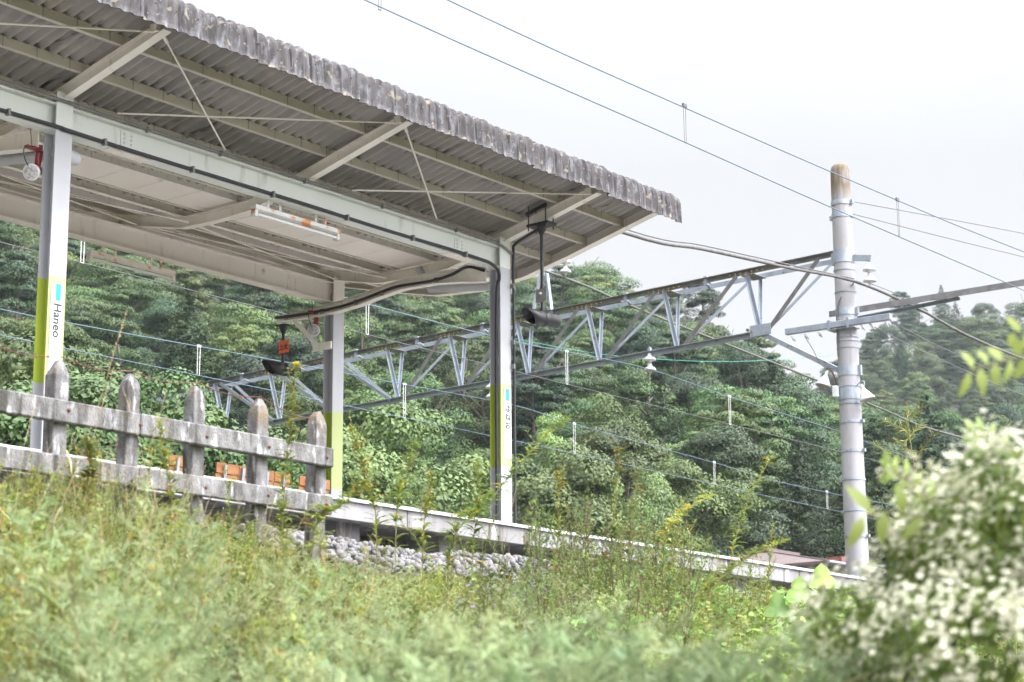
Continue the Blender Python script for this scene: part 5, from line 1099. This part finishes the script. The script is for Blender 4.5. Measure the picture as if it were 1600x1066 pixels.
P2 = P.copy(); P2[:, 2] = bc[2]*g.rand(1500); P2[:, :2] = bc[:2]+(P[:, :2]-bc[:2])*0.95; leaves(tmL, P2, g.normal(size=(1500, 3)), N+0.3*UPV, 0.05, 0.026, 0, 0.2)
q = tmL.arr(); b0 = np.array([bc[0], bc[1], 0]); o = tri_object('foliage', q[0]-b0, q[1], ['bush_green'], fb)
nc = 1150; P, N = bush_pts(nc, 0.90)
for c, n_ in zip(P, N):
    if (c-bc) @ RV > 0.0 and (c-bc)[2] < 0.3 and g.rand() < 0.7: continue
    m_ = g.randint(4, 17); cc = c+n_*0.03+g.normal(size=(m_, 3))*g.uniform(0.012, 0.030)
    for f_ in cc:
        fn_ = nrm(n_+g.normal(size=3)*0.4+0.3*UPV); a_ = nrm(np.cross(fn_, UPV+0.01)); b2 = np.cross(fn_, a_); th = np.arange(5)*2*np.pi/5+g.rand()
        leaves(tmF, np.tile(f_, (5, 1)), a_*np.cos(th)[:, None]+b2*np.sin(th)[:, None]+fn_*0.3, np.tile(fn_, (5, 1)), 0.0115, 0.0085, 0, 0.05)
q = tmF.arr(); bm_ = tri_object('blossoms', q[0]-b0, q[1], ['petal_white'], fb); bm_['kind'] = 'stuff'
for k in range(16):
    a_ = g.uniform(0, 6.28); stem(tmS, curve((bc[0]+g.normal()*.08, bc[1]+g.normal()*.08, -0.05), (math.cos(a_)*.15, math.sin(a_)*.15, 1), 1.6, (0, 0, 0), 8, 0.05, g), 0.012, 0, 5)
q = tmS.arr(); tri_object('stems', q[0]-b0, q[1], ['dark_stem'], fb)
# shoots out of the bush
def shoot(pts, nl_, L, Wd, mt, label, name='leafy_shoot', fl=0):
    tm = TM(); P = np.array(smooth([tuple(p) for p in pts], 5)); stem(tm, P, 0.0035, 1, 4); t = np.linspace(0.25, 1, nl_); B, D = along(P, t); Sd = nrm(np.cross(D, F[:])); sg = np.where(np.arange(nl_) % 2 == 0, 1, -1)[:, None]
    leaves(tm, B, D*0.5+Sd*sg+g.normal(size=(nl_, 3))*0.2, -np.array(F[:])[None]+UPV*0.5+g.normal(size=(nl_, 3))*0.35, L*g.uniform(.75, 1.15, nl_), Wd, 0, 0.15)
    if fl:
        n_ = 40*fl; B, D = along(P, g.uniform(0.5, 1, n_)); leaves(tm, B+g.normal(size=(n_, 3))*0.015, g.normal(size=(n_, 3)), g.normal(size=(n_, 3)), 0.010, 0.008, 2, 0.1)
    q = tm.arr(); b0_ = np.array(pts[0]); o = tri_object(name, q[0]-b0_, q[1], [mt, 'weed_stem', 'petal_white'], mi=q[2]); o.location = tuple(b0_); props(o, label, 'shoot')
shoot([at(1600, 900, 5.0), at(1500, 830, 4.9), at(1400, 800, 4.8), at(1350, 806, 4.75)], 7, 0.085, 0.034, 'pale_leaf', 'pale leaf pair reaching from the bush across the concrete pole')
shoot([at(1560, 900, 5.2), at(1470, 800, 5.1), at(1410, 745, 5.1), at(1385, 735, 5.1)], 14, 0.05, 0.022, 'vine_green', 'yellow green leafy shoot at the left shoulder of the bush', fl=2)
shoot([at(1660, 800, 5.4), at(1560, 690, 5.4), at(1515, 675, 5.4)], 12, 0.045, 0.02, 'vine_green', 'leafy shoot with small blossoms at the top of the bush', fl=3)
shoot([at(1690, 640, 4.7), at(1620, 560, 4.6), at(1560, 566, 4.55), at(1515, 580, 4.5)], 11, 0.062, 0.026, 'pale_leaf', 'sprig of pale yellow green leaflets at the right edge of the picture')
shoot([at(1720, 560, 4.9), at(1640, 520, 4.9), at(1585, 520, 4.9)], 7, 0.05, 0.022, 'pale_leaf', 'tip of a pale sprig at the right edge above the other')
# feathery spike standing behind the bush
fs_ = proto('feathery_weed', p_feather(310, 0.9, 30, 0.0, 40), ['weed_lime', 'weed_stem'])
single('feather', 1482, 694, 7.5, 'upright yellow green feathery weed standing behind the bush', mesh=fs_)
# big lobed vine leaves by the platform edge
for p_, y_, lb in ((1250, 925, 'large bright vine leaf below the platform edge'), (1285, 905, 'large bright vine leaf touching the platform edge, topmost'), (1215, 950, 'large bright vine leaf lowest beside the platform support')):
    c = at(p_, y_, 14.5); tm = TM(); N_ = nrm(np.array([-0.75, -0.6, 0.35])); A_ = nrm(np.cross(N_, UPV)); B_ = np.cross(N_, A_); r_ = 0.115
    th = np.linspace(0, 2*np.pi, 25)[:-1]; rr_ = r_*(0.82+0.16*np.cos(3*th)+0.07*np.cos(9*th)); V = np.concatenate([[c], c+A_*(np.sin(th)*rr_)[:, None]-B_*(np.cos(th)*rr_)[:, None]+N_*(0.02*np.cos(2*th))[:, None]]); Fc = [[0, 1+k, 1+(k+1) % 24] for k in range(24)]
    tm.put(V, np.array(Fc), 0); stem(tm, np.array([[c[0], c[1], gz(c[0], c[1])], c-[0.02, 0, 0.1], c]), 0.004, 1)
    q = tm.arr(); o = tri_object('vine_leaf', q[0]-c, q[1], ['vine_green', 'weed_stem'], mi=q[2]); o.location = tuple(c); props(o, lb, 'leaf', 'large vine leaves')

# ------------------------------------------------------------------ haze in the valley air
HAZE = True
if HAZE:
    hm = bpy.data.materials.new('haze'); hm.use_nodes = True; t_ = hm.node_tree; t_.nodes.clear(); pv = t_.nodes.new('ShaderNodeVolumePrincipled'); oo = t_.nodes.new('ShaderNodeOutputMaterial')
    pv.inputs['Color'].default_value = (0.86, 0.93, 1.0, 1); pv.inputs['Density'].default_value = 0.0002; pv.inputs['Anisotropy'].default_value = 0.2; t_.links.new(pv.outputs[0], oo.inputs['Volume'])
    MATS['haze'] = hm; b = MB(); b.box(-1510, 1510, -1510, 1510, -4, 122); o = b.build('haze', ['haze']); o['kind'] = 'stuff'
